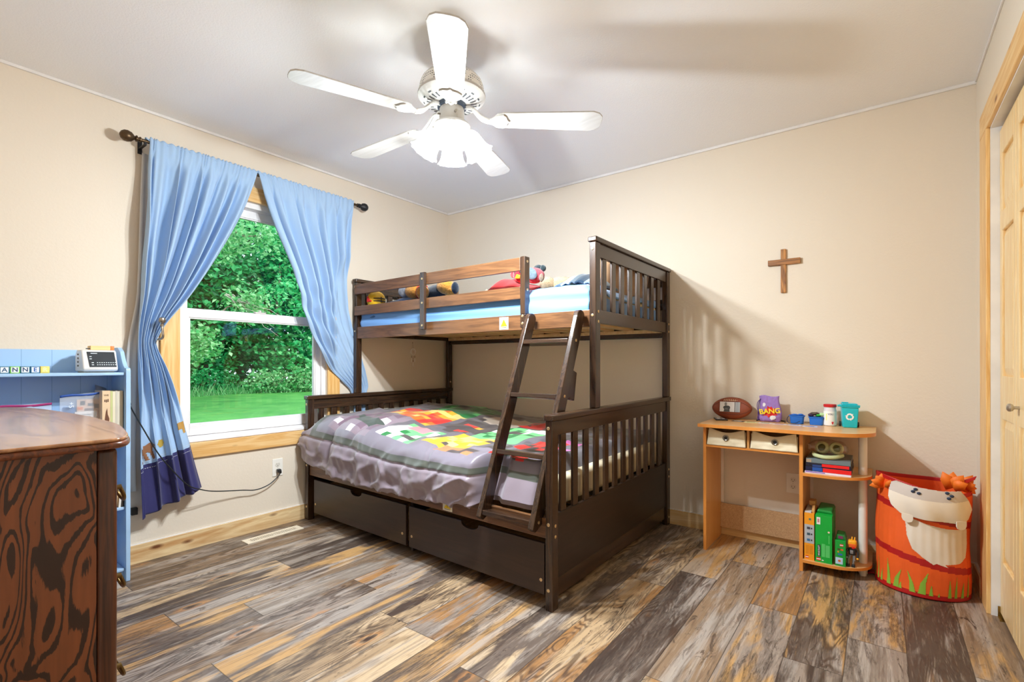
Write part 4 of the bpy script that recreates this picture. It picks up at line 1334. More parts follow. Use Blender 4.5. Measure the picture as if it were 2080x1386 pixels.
# stitched lines above and below the navy seam
WT = plain('#E8ECF0', .7)
b = B()
for dv in (-.0075, .0105):
    for k in range(64):
        u0 = (k + .15) / 64; u1 = (k + .72) / 64
        pA, pB = curtL(u0, NAVY + dv, .0022), curtL(u1, NAVY + dv, .0022)
        h_ = Vector((0, 0, .0011))
        b.bm.faces.new([b.bm.verts.new(q) for q in (pA - h_, pB - h_, pB + h_, pA + h_)])
obj('stitching', b, WT, cur, smooth=0, label='white running stitch')
def inpoly(x, y, P):
    c = False
    for i in range(len(P)):
        x1, y1 = P[i]; x2, y2 = P[(i + 1) % len(P)]
        if (y1 > y) != (y2 > y) and x < (x2 - x1) * (y - y1) / (y2 - y1) + x1: c = not c
    return c
def applique(name, P, u0, u1, v0, v1, m, fn, n_=(34, 34), label=None, off=.0026):
    b = B()
    b.grid(lambda a, c: fn(u0 + (u1 - u0) * a, v1 + (v0 - v1) * c, off), n_[0], n_[1], keep=lambda a, c: inpoly(a, c, P))
    return obj(name, b, m, cur, smooth=180, label=label)
GOAT = [(.02, .62), (.10, .78), (.62, .86), (.72, .98), (.80, .96), (.86, .86), (.94, .78), (.88, .70), (.80, .68), (.80, .50), (.90, .06), (.80, .02), (.72, .42), (.66, .46), (.62, .44), (.70, .04), (.60, .02), (.52, .44), (.36, .46), (.36, .04), (.26, .02), (.24, .44), (.18, .46), (.12, .04), (.03, .04), (.08, .5), (.03, .30)]
applique('goat_patch', GOAT, .015, .27, .812, .860, mat_cloth('applique_brown', '#A2704E'), curtL, label='brown goat applique')
applique('scarf_patch', [(.1, .1), (.5, .95), (.95, .6), (.6, .1)], .245, .275, .812, .826, mat_cloth('applique_red', '#C83040'), curtL, (10, 10), label='red patch on the goat')
COW = [(.0, .75), (.12, .95), (.80, .95), (.95, .98), (1, .75), (.92, .45), (.86, .05), (.74, .05), (.74, .42), (.30, .42), (.28, .05), (.16, .05), (.12, .45), (.02, .5)]
applique('cow_patch', COW, .74, .97, .790, .826, mat_cloth('applique_ochre', '#C89A50'), curtL, label='ochre cow applique')
applique('bird_patch', [(.0, .4), (.3, .9), (.8, .95), (1, .5), (.7, .1), (.3, .0)], .40, .47, .818, .840, mat_cloth('applique_gold', '#C8A84A'), curtL, (12, 12), label='small gold applique')
# right curtain
RL = [(.30, -1.02), (.70, -1.02), (.86, -1.050), (.935, -1.125), (1.04, -1.245), (1.195, -1.36), (1.36, -1.455), (1.55, -1.508), (1.80, -1.596), (2.03, -1.692), (2.26, -1.774)]
RR = [(.30, -.93), (.70, -.92), (.85, -.905), (.89, -.893), (.98, -.915), (1.10, -.958), (1.42, -1.070), (1.71, -1.098), (1.92, -1.108), (2.26, -1.090)]
def curtR(u, v, off=0.0):
    """u from the window edge to the wall side"""
    z = 2.258 - v * (2.258 - .32)
    tie = exp(-((z - .90) / .16) ** 2)
    yl, yr = lerp_tab(RL, z), lerp_tab(RR, z)
    y = yl + (yr - yl) * (u + .018 * sin(u * 27) * (1 - tie))
    ph = u * 2 * pi * 8 + 1.5 * nz(u * 5 + 9, v * 1.2, 1)
    amp = (.015 + .019 * sstep(2.2, 1.8, z)) * (1 - .65 * tie) * (.45 + .55 * sstep(.9, 1.7, z))
    x = amp * sin(ph) + .004 * sin(u * 2 * pi * 17 + v * 4) + .007 * nz(u * 6, v * 7, 7) * sstep(.8, 1.4, z)
    cxn = lerp_tab([(.3, .017), (.85, .018), (1.2, .036), (1.5, .052), (1.8, .074), (2.2, .086)], z)
    # the wall-side part has to slip behind the bed posts
    lim = cxn + (.05 * (1 - u)) * sstep(.9, 1.3, z) * sstep(2.0, 1.5, z)
    x = lim + x
    if z > 2.20:
        k = (z - 2.20) / .058
        x = .0985 + .003 * sin(u * 2 * pi * 24); z += .004 * sin(u * 2 * pi * 24 + 1) * k
    elif z > 2.12:
        k = (2.20 - z) / .08
        x = (.0985 + .003 * sin(u * 2 * pi * 24)) * (1 - k) + x * k
    kk = sstep(-1.24, -1.16, y) * sstep(1.86, 1.66, z)
    x = x * (1 - kk) + min(x, .026 + .004 * sin(ph)) * kk
    x = max(x, .022 - .016 * sstep(-1.15, -1.13, y))
    # draped swags towards the hold-back
    if z > 1.0: x += .008 * sin((z - .9) * 46 + (y + 1) * 30) * sstep(.95, 1.15, z) * sstep(1.8, 1.4, z) * (1 if y < -1.17 else .3)
    return Vector((max(x, .005) + off, y, z))
cur2 = thing('curtain', 'right plain blue curtain drawn aside behind the bunk bed posts', 'curtain', (.05, -1.1, .32), 'blue window curtains')
b = B(); b.grid(curtR, 150, 220); obj('panel', b, CB, cur2, smooth=180, solid=.0016)
b = B(); b.grid(lambda u, v: Vector((.085 + .0125 * cos(v * pi) + .002 * sin(u * 2 * pi * 24), -1.774 + .684 * u, 2.243 + .012 * sin(v * pi) + .003 * sin(u * 2 * pi * 24 + 1))), 140, 8)
obj('rod_pocket', b, CB, cur2, smooth=180, solid=.0015)
# hold-back peg
t = thing('curtain_holdback', 'metal ball topped hold-back peg on the left curtain', 'hold-back', (0, -2.290, 1.24))
SIL = plain('#A89C8C', .28, .9)
b = B(); b.rod((0, -2.290, 1.196), (.006, -2.290, 1.196), .020, seg=20); b.tube(catmull([(.006, -2.290, 1.196), (.11, -2.290, 1.196), (.148, -2.292, 1.206), (.152, -2.294, 1.235), (.150, -2.296, 1.262)], 6), .006, 10)
obj('arm', b, SIL, t)
b = B(); b.lathe([(.006, 0), (.010, .002), (.010, .008), (.006, .011), (.0085, .016), (.014, .022), (.0165, .032), (.014, .043), (.007, .048), (.0005, .049)], c=(.150, -2.296, 1.262), seg=22)
obj('ball_finial', b, SIL, t)

# ================================================================== SMALL WALL AND FLOOR FITTINGS
def outlet(y=None, x=None, z=.37, label=''):
    t = thing('wall_outlet', label, 'power outlet', (0 if y is not None else x, y if y is not None else 0, z - .057), 'duplex wall outlets')
    def P(a, d, zz):      # a along the wall, d out of it
        return Vector((d, y + a, zz)) if y is not None else Vector((x + a, -d, zz))
    def bx(b, a0, a1, d0, d1, z0, z1):
        ps = [P(a, d, zz) for zz in (z0, z1) for d in (d0, d1) for a in (a0, a1)]
        xs = [p.x for p in ps]; ys = [p.y for p in ps]
        b.box(min(xs), max(xs), min(ys), max(ys), z0, z1)
    b = B(); bx(b, -.035, .035, 0, .005, z - .057, z + .057)
    obj('cover_plate', b, plain('#EFEBE2', .35), t, smooth=0, bevel=.002)
    for s_ in (-1, 1):
        zc = z + s_ * .020
        b = B(); pr = [(P(.0165 * cos(q), 0, zc + .0145 * max(-.86, min(.86, sin(q))))) for q in [2 * pi * k / 24 for k in range(24)]]
        lo = [b.bm.verts.new(p + (Vector((.0052, 0, 0)) if y is not None else Vector((0, -.0052, 0)))) for p in pr]
        hi = [b.bm.verts.new(p + (Vector((.0072, 0, 0)) if y is not None else Vector((0, -.0072, 0)))) for p in pr]
        b.bm.faces.new(hi)
        for k in range(24): b.bm.faces.new((lo[k], lo[(k + 1) % 24], hi[(k + 1) % 24], hi[k]))
        r = obj('receptacle', b, plain('#E4DFD4', .4), t, smooth=0, recalc=True)
        b = B(); bx(b, -.0075, -.0055, .0073, .0078, zc - .003, zc + .006); bx(b, .0055, .0075, .0073, .0078, zc - .003, zc + .005); bx(b, -.002, .002, .0073, .0078, zc - .010, zc - .006)
        obj('slots', b, plain('#4A443C', .6), r, smooth=0)
    b = B(); bx(b, -.002, .002, .005, .0062, z - .002, z + .002); obj('screw', b, plain('#C8C2B4', .4), t, smooth=0)
outlet(y=-1.597, z=.381, label='white wall outlet below the window with a black plug in it')
outlet(x=2.777, z=.370, label='white wall outlet on the wall behind the small desk')
t = thing('power_cord', 'black power cord hanging from the blue bookcase across the curtain to the outlet', 'cord', (.1, -2.0, .28))
pts = [(.11, -2.452, .93), (.21, -2.450, .87), (.185, -2.440, .845), (.17, -2.386, .735), (.165, -2.319, .598), (.155, -2.26, .51), (.145, -2.174, .40), (.12, -2.093, .353), (.08, -2.0, .319), (.05, -1.848, .289), (.04, -1.754, .271), (.035, -1.674, .285), (.035, -1.626, .315), (.036, -1.600, .340), (.036, -1.597, .356)]
b = B(); b.tube(catmull(pts, 8), .0032, 8); obj('cable', b, plain('#1C2022', .45), t)
b = B(); b.rbox(.0085, .034, -1.608, -1.586, .350, .372, .004); b.rbox(.030, .044, -1.604, -1.590, .346, .366, .003); obj('plug', b, plain('#17181A', .4), t)
t = thing('floor_vent', 'cream metal floor register beside the window wall', 'floor vent', (.163, -1.705, 0))
b = B()
y0, y1, x0, x1 = -1.880, -1.530, .120, .205
b.box(x0, x1, y0, y0 + .030, 0, .005); b.box(x0, x1, y1 - .030, y1, 0, .005); b.box(x0, x0 + .018, y0 + .03, y1 - .03, 0, .005); b.box(x1 - .018, x1, y0 + .03, y1 - .03, 0, .005)
b.box(x0 + .018, x1 - .018, -1.709, -1.701, 0, .0048)
for k in range(27):
    yy = y0 + .03 + (k + .5) * (y1 - y0 - .06) / 27
    if abs(yy + 1.705) > .008: b.box(x0 + .018, x1 - .018, yy - .0032, yy + .0032, 0.001, .0048)
obj('grille', b, plain('#EFE3CC', .4), t, smooth=0)
b = B(); b.box(x0 + .016, x1 - .016, y0 + .028, y1 - .028, .0001, .0009); obj('duct_opening', b, plain('#2A2622', .8), t, smooth=0)
t = thing('wall_box', 'small black box fixed to the wall behind the hem of the left curtain', 'box', (0, -2.378, .262))
b = B(); b.rbox(0, .024, -2.392, -2.364, .262, .300, .003); obj('casing', b, BLK, t)
# wooden cross
OLV = wood('olive_wood_z', '#C98A45', '#6E4320', 'z', .35, 9, stretch=9)
OLVX = wood('olive_wood_x', '#C08040', '#5E3A1C', 'x', .35, 9, stretch=9)
t = thing('wooden_cross', 'small olive wood cross hanging on the wall right of the bunk bed', 'cross', (2.729, 0, 1.48))
b = B(); b.box(2.715, 2.742, -.014, -.001, 1.480, 1.735); obj('upright', b, OLV, t, smooth=0, bevel=.002)
b = B(); b.box(2.648, 2.816, -.0175, -.0045, 1.643, 1.676, Matrix.Translation((2.73, 0, 1.66)) @ Matrix.Rotation(radians(0), 4, 'Y') @ Matrix.Translation((-2.73, 0, -1.66))); obj('crossbar', b, OLVX, t, smooth=0, bevel=.002)
# dream catcher
t = thing('dream_catcher', 'tiny white dream catcher hanging on the wall beneath the upper bunk', 'dream catcher', (.012, -.43, 1.02))
DCX, DCY, DCZ = .012, -.43, 1.163
WS = plain('#FBF8F2', .7); BS = plain('#6E5238', .7)
b = B(); b.tube([(DCX, DCY + .026 * cos(2 * pi * k / 24), DCZ + .026 * sin(2 * pi * k / 24)) for k in range(25)], .0042, 8); obj('hoop', b, WS, t)
b = B()
for k in range(8):
    a = 2 * pi * k / 8; a2 = a + 2.2
    b.tube([(DCX, DCY + .025 * cos(a), DCZ + .025 * sin(a)), (DCX, DCY + .025 * cos(a2), DCZ + .025 * sin(a2))], .0007, 4)
obj('web', b, WS, t)
b = B(); b.tube([(DCX, DCY, DCZ + .026), (DCX - .006, DCY, DCZ + .075)], .0008, 5)
for dy_, l_ in ((-.018, .05), (0, .085), (.018, .05)):
    b.tube([(DCX, DCY + dy_, DCZ - .018), (DCX, DCY + dy_, DCZ - l_)], .0008, 5)
obj('cords', b, BS, t)
for dy_, l_ in ((-.018, .05), (0, .085), (.018, .05)):
    b = B(); b.ball((DCX, DCY + dy_, DCZ - l_ + .008), .0035, 8, 6); obj('bead', b, BS, t)
    b = B(); b.ball((DCX, DCY + dy_, DCZ - l_ - .020), (.0012, .004, .020), 8, 8); obj('feather', b, WS, t)
b = B(); b.ball((DCX - .008, DCY, DCZ + .078), .0035, 8, 6); obj('pin', b, BS, t)

# ================================================================== BLUE BOOKCASE
BLU = plain('#A8CCF0', .4)
BY0, BY1 = -3.262, -2.455
bk = thing('bookcase', 'light blue painted children\'s bookcase against the window wall behind the dresser', 'bookcase', (.12, -2.86, 0))
side = [(.002, 0), (.235, 0), (.235, 1.030)]
for k in range(7): side.append((.225 + .010 * cos(pi / 2 * k / 6), 1.030 + .014 * sin(pi / 2 * k / 6)))
for k in range(9):
    a = pi / 2 * k / 8
    side.append((.225 - .075 * k / 8 - .012, 1.044 + .082 * (k / 8) ** 1.6))
for k in range(1, 7):
    a = pi / 2 * k / 6
    side.append((.138 - .040 * sin(a), 1.126 + .020 * sin(a)))
side.append((.002, 1.146))
for (y0, y1) in ((BY1 - .018, BY1), (BY0, BY0 + .018)):
    b = B()
    b.prism([(q[0], q[1]) for q in side], y0, y1, 'y')
    obj('side_panel', b, BLU, bk, smooth=30, bevel=.003)
def mat_beadboard():
    n = N('blue_beadboard')
    v = n.coord()
    X, Y, Z = n.sep(v)
    g = n.math('ABSOLUTE', n.math('SUBTRACT', n.math('FRACT', n.math('DIVIDE', Y, .105)), .5))
    ln = n.ramp(g, [(.0, 1.0), (.018, 0.0)])
    n.bsdf(n.mix(n.math('MULTIPLY', ln, .6), rgb('#A4C8EC'), rgb('#4E7EB0')), .42, n.bump(ln, -.6, .004))
    return n.m
b = B(); b.box(.002, .012, BY0 + .0185, BY1 - .0185, .04, 1.132); obj('back_panel', b, mat_beadboard(), bk, smooth=0)
for z in (1.008, .690, .350, .050):
    b = B(); b.box(.0125, .222, BY0 + .0185, BY1 - .0185, z, z + .014); obj('shelf', b, BLU, bk, smooth=0, bevel=.003)
b = B(); b.box(.19, .205, BY0 + .0185, BY1 - .0185, 0, .0495); obj('plinth', b, BLU, bk, smooth=0)
# alphabet blocks
blocks = [('A', '#2C6E86', '#3F5A78', '#F2F0EA'), ('N', '#7CC24A', '#3A4A6A', '#F2F0EA'), ('N', '#2F6C84', '#3A4A6A', '#F2F0EA'), ('E', '#2E6E92', '#1E5FA8', '#F2F0EA'), ('R', '#E8D05C', '#F3E9B4', '#EEDC7A')]
descr = ['white alphabet block with a teal border reading A at the frame edge', 'green bordered alphabet block reading N next to the letter A', 'teal bordered alphabet block reading N just left of the E',
         'alphabet block with a bold blue letter E', 'all yellow alphabet block reading R at the end of the row']
for k, (ch, cb, cl, cf) in enumerate(blocks):
    y1 = -2.733 - (4 - k) * .0324
    y0 = y1 - .0312
    t = thing('alphabet_block', descr[k], 'toy block', (.125, (y0 + y1) / 2, 1.0222), 'alphabet blocks on the bookcase')
    b = B(); b.rbox(.11, .141, y0, y1, 1.0222, 1.0532, .0015, 2); obj('cube', b, plain(cb, .5), t)
    b = B(); b.box(.1411, .1416, y0 + .0035, y1 - .0035, 1.0257, 1.0497); obj('face_panel', b, plain(cf, .5), t, smooth=0)
    text_obj('letter', ch, .025, plain(cl, .5), t, (.1420, (y0 + y1) / 2, 1.0377), (0, 1, 0), (0, 0, 1), .0003, bold=.0006)
# clock radio
t = thing('clock_radio', 'white tabletop clock radio with a dark sloping display on the bookcase', 'clock radio', (.13, -2.562, 1.0222))
WCR = plain('#E6E4E0', .35)
b = B()
prof = [(.060, 1.028), (.195, 1.028), (.205, 1.040), (.172, 1.125), (.158, 1.131), (.085, 1.131), (.062, 1.110)]
b.prism(prof, -2.628, -2.496, 'y'); obj('case', b, WCR, t, smooth=30, bevel=.006, seg=3)
def slope(y, k, off=.001):
    x = .205 + (.172 - .205) * k; z = 1.040 + .085 * k
    nrm = Vector((.085, 0, .033)).normalized()
    return Vector((x, y, z)) + nrm * off
b = B()
for q in (((-2.604, .10), (-2.502, .10), (-2.506, .95), (-2.610, .95)),):
    vs = [b.bm.verts.new(slope(y, k, .0022)) for y, k in q] ; b.bm.faces.new(vs)
    v2 = [b.bm.verts.new(slope(y, k, -.002)) for y, k in q]
    for i in range(4): b.bm.faces.new((vs[i], vs[(i + 1) % 4], v2[(i + 1) % 4], v2[i]))
scr = obj('display', b, plain('#2B3238', .12, coat=.5), t, smooth=0, recalc=True, label='dark glossy display')
b = B()
for (k, n_, y0, dy_) in ((.22, 9, -2.574, .0085), (.34, 9, -2.574, .0085), (.22, 1, -2.592, .01), (.34, 1, -2.592, .01), (.86, 6, -2.594, .004), (.55, 1, -2.598, .004), (.68, 1, -2.598, .004)):
    for i in range(n_):
        y = y0 + i * dy_
        w_ = .0042 if n_ == 1 else .0022
        vs = [b.bm.verts.new(slope(yy, kk, .0028)) for yy, kk in ((y - w_, k - .018), (y + w_, k - .018), (y + w_, k + .018), (y - w_, k + .018))]
        b.bm.faces.new(vs)
obj('button_marks', b, plain('#DDE6EA', .5), scr, smooth=0, label='small white button markings')
b = B(); b.rbox(.07, .18, -2.620, -2.505, 1.0222, 1.0285, .002, 2); obj('foot', b, plain('#C8B49A', .5), t)
for i in range(4):
    b = B(); b.rod((.12, -2.628, 1.055 + i * .018), (.12, -2.632, 1.055 + i * .018), .004); obj('side_button', b, plain('#6A625A', .5), t)
t = thing('wooden_box', 'slim pale wooden box with an orange end lying on top of the clock radio', 'box', (.125, -2.545, 1.1315))
b = B(); b.rbox(.098, .150, -2.590, -2.513, 1.1315, 1.1515, .002, 2); obj('box_body', b, wood('pale_toy_wood', '#F0CF92', '#E2B878', 'y', .5, 4), t, smooth=0)
b = B(); b.rbox(.098, .150, -2.5128, -2.498, 1.1315, 1.1515, .002, 2); obj('end_cap', b, plain('#E8853C', .5), t, label='orange end cap')
b = B(); b.rod((.145, -2.5905, 1.138), (.150, -2.607, 1.137), .0022); obj('pencil_tip', b, BLK, t)
# zip bags
n = N('clear_plastic')
tr = n.t.nodes.new('ShaderNodeBsdfTransparent'); tr.inputs[0].default_value = (.93, .95, .98, 1)
gl = n.t.nodes.new('ShaderNodeBsdfPrincipled'); gl.inputs['Base Color'].default_value = (.8, .86, .95, 1); gl.inputs['Roughness'].default_value = .15
mx = n.t.nodes.new('ShaderNodeMixShader'); mx.inputs[0].default_value = .3
n.t.links.new(tr.outputs[0], mx.inputs[1]); n.t.links.new(gl.outputs[0], mx.inputs[2]); n.t.links.new(mx.outputs[0], n.out.inputs[0])
CLEAR = n.m
def zipbag(y0, y1, z0, z1, x, cz, label, slant):
    t = thing('zip_bag', label, 'zip bag', (x, (y0 + y1) / 2, z0), 'zip bags on the bookcase shelf')
    for s_ in (-1, 1):
        b = B(); b.grid(lambda u, v: Vector((x + s_ * (.002 + .012 * sin(pi * u) * sin(pi * v) + .003 * nz(u * 6 + s_, v * 6, 3)), y0 + (y1 - y0) * u, z0 + (z1 - z0) * v + slant * (u - .5) * v)), 20, 20)
        obj('film', b, CLEAR, t, smooth=180)
    b = B(); b.grid(lambda u, v: Vector((x + .0035, y0 + (y1 - y0) * u, z1 - .010 + .010 * v + slant * (u - .5) + .0025 * sin(u * 7))), 24, 2)
    obj('zip_strip', b, plain(cz, .4), t, smooth=180, solid=.003, label='coloured zip strip')
    return t
t = zipbag(-2.700, -2.552, .7045, .922, .150, '#1E4C9E', 'blue topped clear zip bag of picture cards beside the books', .010)
b = B(); b.box(.1485, .1515, -2.640, -2.556, .710, .895, None); obj('picture_card', b, plain('#D8B49A', .6), t, smooth=0, label='picture card with brown and orange shapes')
for q, c in (((-2.628, -2.610, .868, .888), '#3A3230'), ((-2.600, -2.578, .862, .876), '#3A3230'), ((-2.576, -2.560, .850, .872), '#4A342C'), ((-2.640, -2.618, .846, .860), '#E07830'), ((-2.612, -2.580, .840, .852), '#5E4436'), ((-2.598, -2.560, .828, .838), '#8E5A3A')):
    b = B(); b.box(.1516, .1522, *q); obj('printed_shape', b, plain(c, .6), t, smooth=0)
b = B(); b.box(.153, .1545, -2.648, -2.566, .800, .838); c_ = obj('paper_label', b, plain('#EDE6DE', .7), t, smooth=0, label='white paper label')
b = B(); b.box(.1546, .1549, -2.622, -2.586, .821, .824); b.box(.1546, .1549, -2.618, -2.590, .812, .815); obj('handwriting', b, plain('#6A605C', .7), c_, smooth=0)
text_obj('writing', '+5', .026, plain('#E8EEF4', .6), t, (.168, -2.664, .872), (0, 0, -1), (0, 1, 0), .0002)
b = B(); b.box(.1485, .1510, -2.690, -2.645, .715, .862); obj('blue_card', b, plain('#2B6CA8', .6), t, smooth=0)
t = zipbag(-2.925, -2.728, .7045, .884, .150, '#9A1C66', 'magenta topped clear zip bag lying left of the blue topped bag', .004)
b = B(); b.rbox(.140, .160, -2.90, -2.75, .7045, .80, .006, 2); obj('folded_paper', b, plain('#C9D4E6', .7), t)
# books on the upper shelf
def book(y0, y1, x0, x1, z0, z1, cov, label, pages='#EDE2CC', group='books standing on the bookcase shelf', lean=0):
    t = thing('book', label, 'book', ((x0 + x1) / 2, (y0 + y1) / 2, z0), group)
    M = Matrix.Translation((0, y0, z0)) @ Matrix.Rotation(lean, 4, 'X') @ Matrix.Translation((0, -y0, -z0))
    c = .0012
    b = B(); b.box(x0, x1, y0, y0 + c, z0, z1, M); b.box(x0, x1, y1 - c, y1, z0, z1, M); b.box(x1 - c, x1, y0 + c, y1 - c, z0, z1, M)
    cv = obj('cover', b, plain(cov, .45), t, smooth=0)
    b = B(); b.box(x0 + .002, x1 - c - .0003, y0 + c + .0002, y1 - c - .0002, z0 + .002, z1 - .002, M); obj('pages', b, plain(pages, .8), t, smooth=0)
    return t, cv
z0 = .7045
t, cv = book(-2.557, -2.526, .075, .200, z0, .934, '#E6C9A4', 'thick tan book whose spine shows a brown figure, first of the row')
b = B(); b.prism([(-2.550, .745), (-2.532, .745), (-2.530, .80), (-2.536, .82), (-2.538, .85), (-2.543, .835), (-2.548, .79)], .2001, .2008, 'x'); obj('spine_figure', b, plain('#6A4028', .6), cv, smooth=0, label='dark brown figure on the spine')
text_obj('title', 'WE', .012, plain('#5A3A2A', .5), cv, (.2006, -2.5415, .912), (0, 1, 0), (0, 0, 1), .0002)
for q in ((-2.549, -2.545, .880, .892), (-2.543, -2.539, .878, .892), (-2.537, -2.533, .880, .894)):
    b = B(); b.box(.2001, .2007, *q); obj('printed_stroke', b, plain('#5A3A2A', .5), cv, smooth=0)
dd = ['thin green-edged paperback second in the row', 'thin cream paperback in the middle of the row', 'thin pale paperback beside the cream one', 'thin ivory paperback next to last in the row', 'beige paperback against the side panel of the bookcase']
for k, (c, wd) in enumerate((('#C8CC8E', .0085), ('#E9DFC4', .0095), ('#CFC8B8', .0085), ('#EDE6D2', .0095), ('#D8CDB0', .0105))):
    y = [-2.5255, -2.5165, -2.5065, -2.4975, -2.4875][k]
    book(y, y + wd, .080, .200, z0, .932 - .002 * (k % 2), c, dd[k])
t = thing('paper_booklet', 'grey curled booklet sticking up behind the tan book', 'booklet', (.05, -2.52, .7045))
b = B(); b.grid(lambda u, v: Vector((.045 + .008 * sin(u * 4), -2.548 + .045 * u, .7045 + .255 * v - .02 * u)), 8, 8); obj('pages', b, plain('#8E96A4', .6), t, smooth=180, solid=.003)
for k, (y, zt2, c, lab) in enumerate(((-2.512, .447, '#D8B88C', 'tan picture book leaning on the lower bookcase shelf'), (-2.497, .432, '#EDE8DE', 'white edged picture book leaning between two others on the lower shelf'), (-2.4865, .418, '#3A342E', 'dark picture book leaning nearest the side panel on the lower shelf'))):
    book(y, y + .008, .09, .215, .3645, zt2, c, lab, group='picture books on the lower shelf', lean=radians(-4 if k < 2 else 0))

# ================================================================== DRESSER
def mat_ply():
    n = N('bold_grain_plywood')
    v = n.coord()
    X, Y, Z = n.sep(v)
    ydist = n.math('SUBTRACT', Y, .0)
    p = n.scale(v, (1, 5.2, 2.6), (0, .4, .2))
    f = n.noise(p, 1.0, 2.5, .5, 1.1)
    edge = n.math('MULTIPLY', n.math('POWER', n.math('MAXIMUM', n.math('ADD', n.math('MULTIPLY', ydist, 3.2), .35), 0.0), 1.6), 1.15)
    fld = n.math('ADD', n.math('MULTIPLY', f, 1.0), edge)
    fr_ = n.math('FRACT', n.math('MULTIPLY', fld, 19.0))
    tri = n.math('ABSOLUTE', n.math('SUBTRACT', n.math('MULTIPLY', fr_, 2), 1))
    jag = n.noise(n.scale(v, (1, 120, 16)), 1, 4, .7)
    tj = n.math('ADD', tri, n.math('MULTIPLY', n.math('SUBTRACT', jag, .5), 1.1))
    dark = n.ramp(tj, [(.56, 0.0), (.66, 1.0)])
    col = n.mix(n.noise(n.scale(v, (1, 60, 6)), 1, 3), rgb('#5E341C'), rgb('#8A4E2A'))
    col = n.mix(n.math('MULTIPLY', dark, .9), col, rgb('#1C110C'))
    n.bsdf(col, .36, n.bump(dark, -.15, .001), spec=.45)
    return n.m
PLY = mat_ply()
DRW = wood('dresser_walnut_z', '#5A3018', '#2E180C', 'z', .30, 6, spec=.5, stretch=18)
DRX = wood('dresser_walnut_x', '#7A3F1C', '#452210', 'x', .30, 6, spec=.5, stretch=18)
DTOP = wood('dresser_top_wood', '#B8865C', '#7E5030', 'x', .17, 6, spec=.7, stretch=6)
DX1, DX0, DYF, DYB, DZ = 1.935, .80, -2.944, -3.60, .916
dr = thing('dresser', 'dark brown wooden chest of drawers with bold grain on its side in the foreground', 'dresser', ((DX0 + DX1) / 2, -3.28, 0))
b = B(); b.box(DX1 - .022, DX1 - .006, DYB + .03, DYF - .034, .06, DZ - .022)
sp = obj('side_panel', b, PLY, dr, smooth=0)
sp.data.transform(Matrix.Translation((0, -(DYF + 3.28), -.45))); sp.location = (0, (DYF + 3.28), .45)
b = B(); b.box(DX0 + .006, DX0 + .022, DYB + .03, DYF - .034, .06, DZ - .022); obj('side_panel', b, DRW, dr, smooth=0)
for x0, x1 in ((DX1 - .034, DX1), (DX0, DX0 + .034)):
    b = B(); b.rbox(x0, x1, DYF - .033, DYF, 0, DZ - .0215, .010, 3); obj('corner_post', b, DRW, dr)
    b = B(); b.rbox(x0, x1, DYB, DYB + .030, 0, DZ - .0215, .008, 3); obj('corner_post', b, DRW, dr)
b = B(); b.box(DX0 + .034, DX1 - .034, DYB, DYB + .010, .06, DZ - .02); obj('back_panel', b, DRX, dr, smooth=0)
b = B()
for z in (.06, .272, .474, .676, .872): b.box(DX0 + .0345, DX1 - .0345, DYB + .03, DYF - .012, z - .008, z + .008)
obj('drawer_rails', b, DRX, dr, smooth=0)
# serpentine top
P = [(DX0 - .02, DYB - .01), (DX1 + .022, DYB - .01), (DX1 + .022, DYF - .03)]
P += [tuple(q)[:2] for q in catmull([(DX1 + .022, DYF - .03, 0), (DX1 + .014, -2.945, 0), (1.905, -2.920, 0), (1.80, -2.897, 0), (1.66, -2.874, 0), (1.51, -2.868, 0), (1.368, -2.866, 0), (1.21, -2.874, 0), (1.02, -2.888, 0), (.90, -2.905, 0), (DX0 - .01, -2.945, 0), (DX0 - .02, DYF - .03, 0)], 6)][1:]
b = B(); b.prism(P, DZ - .007, DZ, 'z'); tpo = obj('top', b, DTOP, dr, smooth=30, bevel=.003, seg=3, label='glossy worn tan brown top')
cxm, cym = (DX0 + DX1) / 2, (DYB + DYF) / 2
b = B(); b.prism([(cxm + (q[0] - cxm) * 1.004, cym + (q[1] - cym) * 1.008) for q in P], DZ - .021, DZ - .0071, 'z'); obj('moulding', b, DRX, tpo, smooth=30, bevel=.006, seg=4, label='dark rounded edge moulding')
BRS = plain('#6E5834', .35, .9)
for i, (z0, z1) in enumerate(((.072, .262), (.284, .464), (.486, .666), (.688, .862))):
    def front(u, v, z0=z0, z1=z1):
        x = DX0 + .036 + (DX1 - DX0 - .072) * u
        return Vector((x, DYF - .004 + .020 * sin(pi * u) ** .8, z0 + (z1 - z0) * v))
    b = B(); b.grid(front, 30, 1); dw = obj('drawer', b, DRX, dr, smooth=60, solid=.016)
    for xx in (1.79, .96):
        zc = (z0 + z1) / 2 + (.012 if i else .0)
        yf = DYF + .006
        pl = B()
        pl.prism([(xx - .026, zc), (xx - .022, zc + .010), (xx - .008, zc + .014), (xx, zc + .024), (xx + .008, zc + .014), (xx + .022, zc + .010), (xx + .030, zc), (xx + .018, zc - .014), (xx, zc - .024), (xx - .018, zc - .014)], yf, yf + .0025, 'y')
        for s_ in (-1, 1): pl.rod((xx + s_ * .024, yf + .001, zc + .002), (xx + s_ * .024, yf + .030, zc + .002), .0045, .0055)
        pl.tube(catmull([(xx - .024, yf + .028, zc + .002), (xx - .022, yf + .036, zc - .020), (xx, yf + .040, zc - .032), (xx + .022, yf + .036, zc - .020), (xx + .024, yf + .028, zc + .002)], 6), .0038, 8)
        obj('drawer_pull', pl, BRS, dw, label='antique brass bail pull')

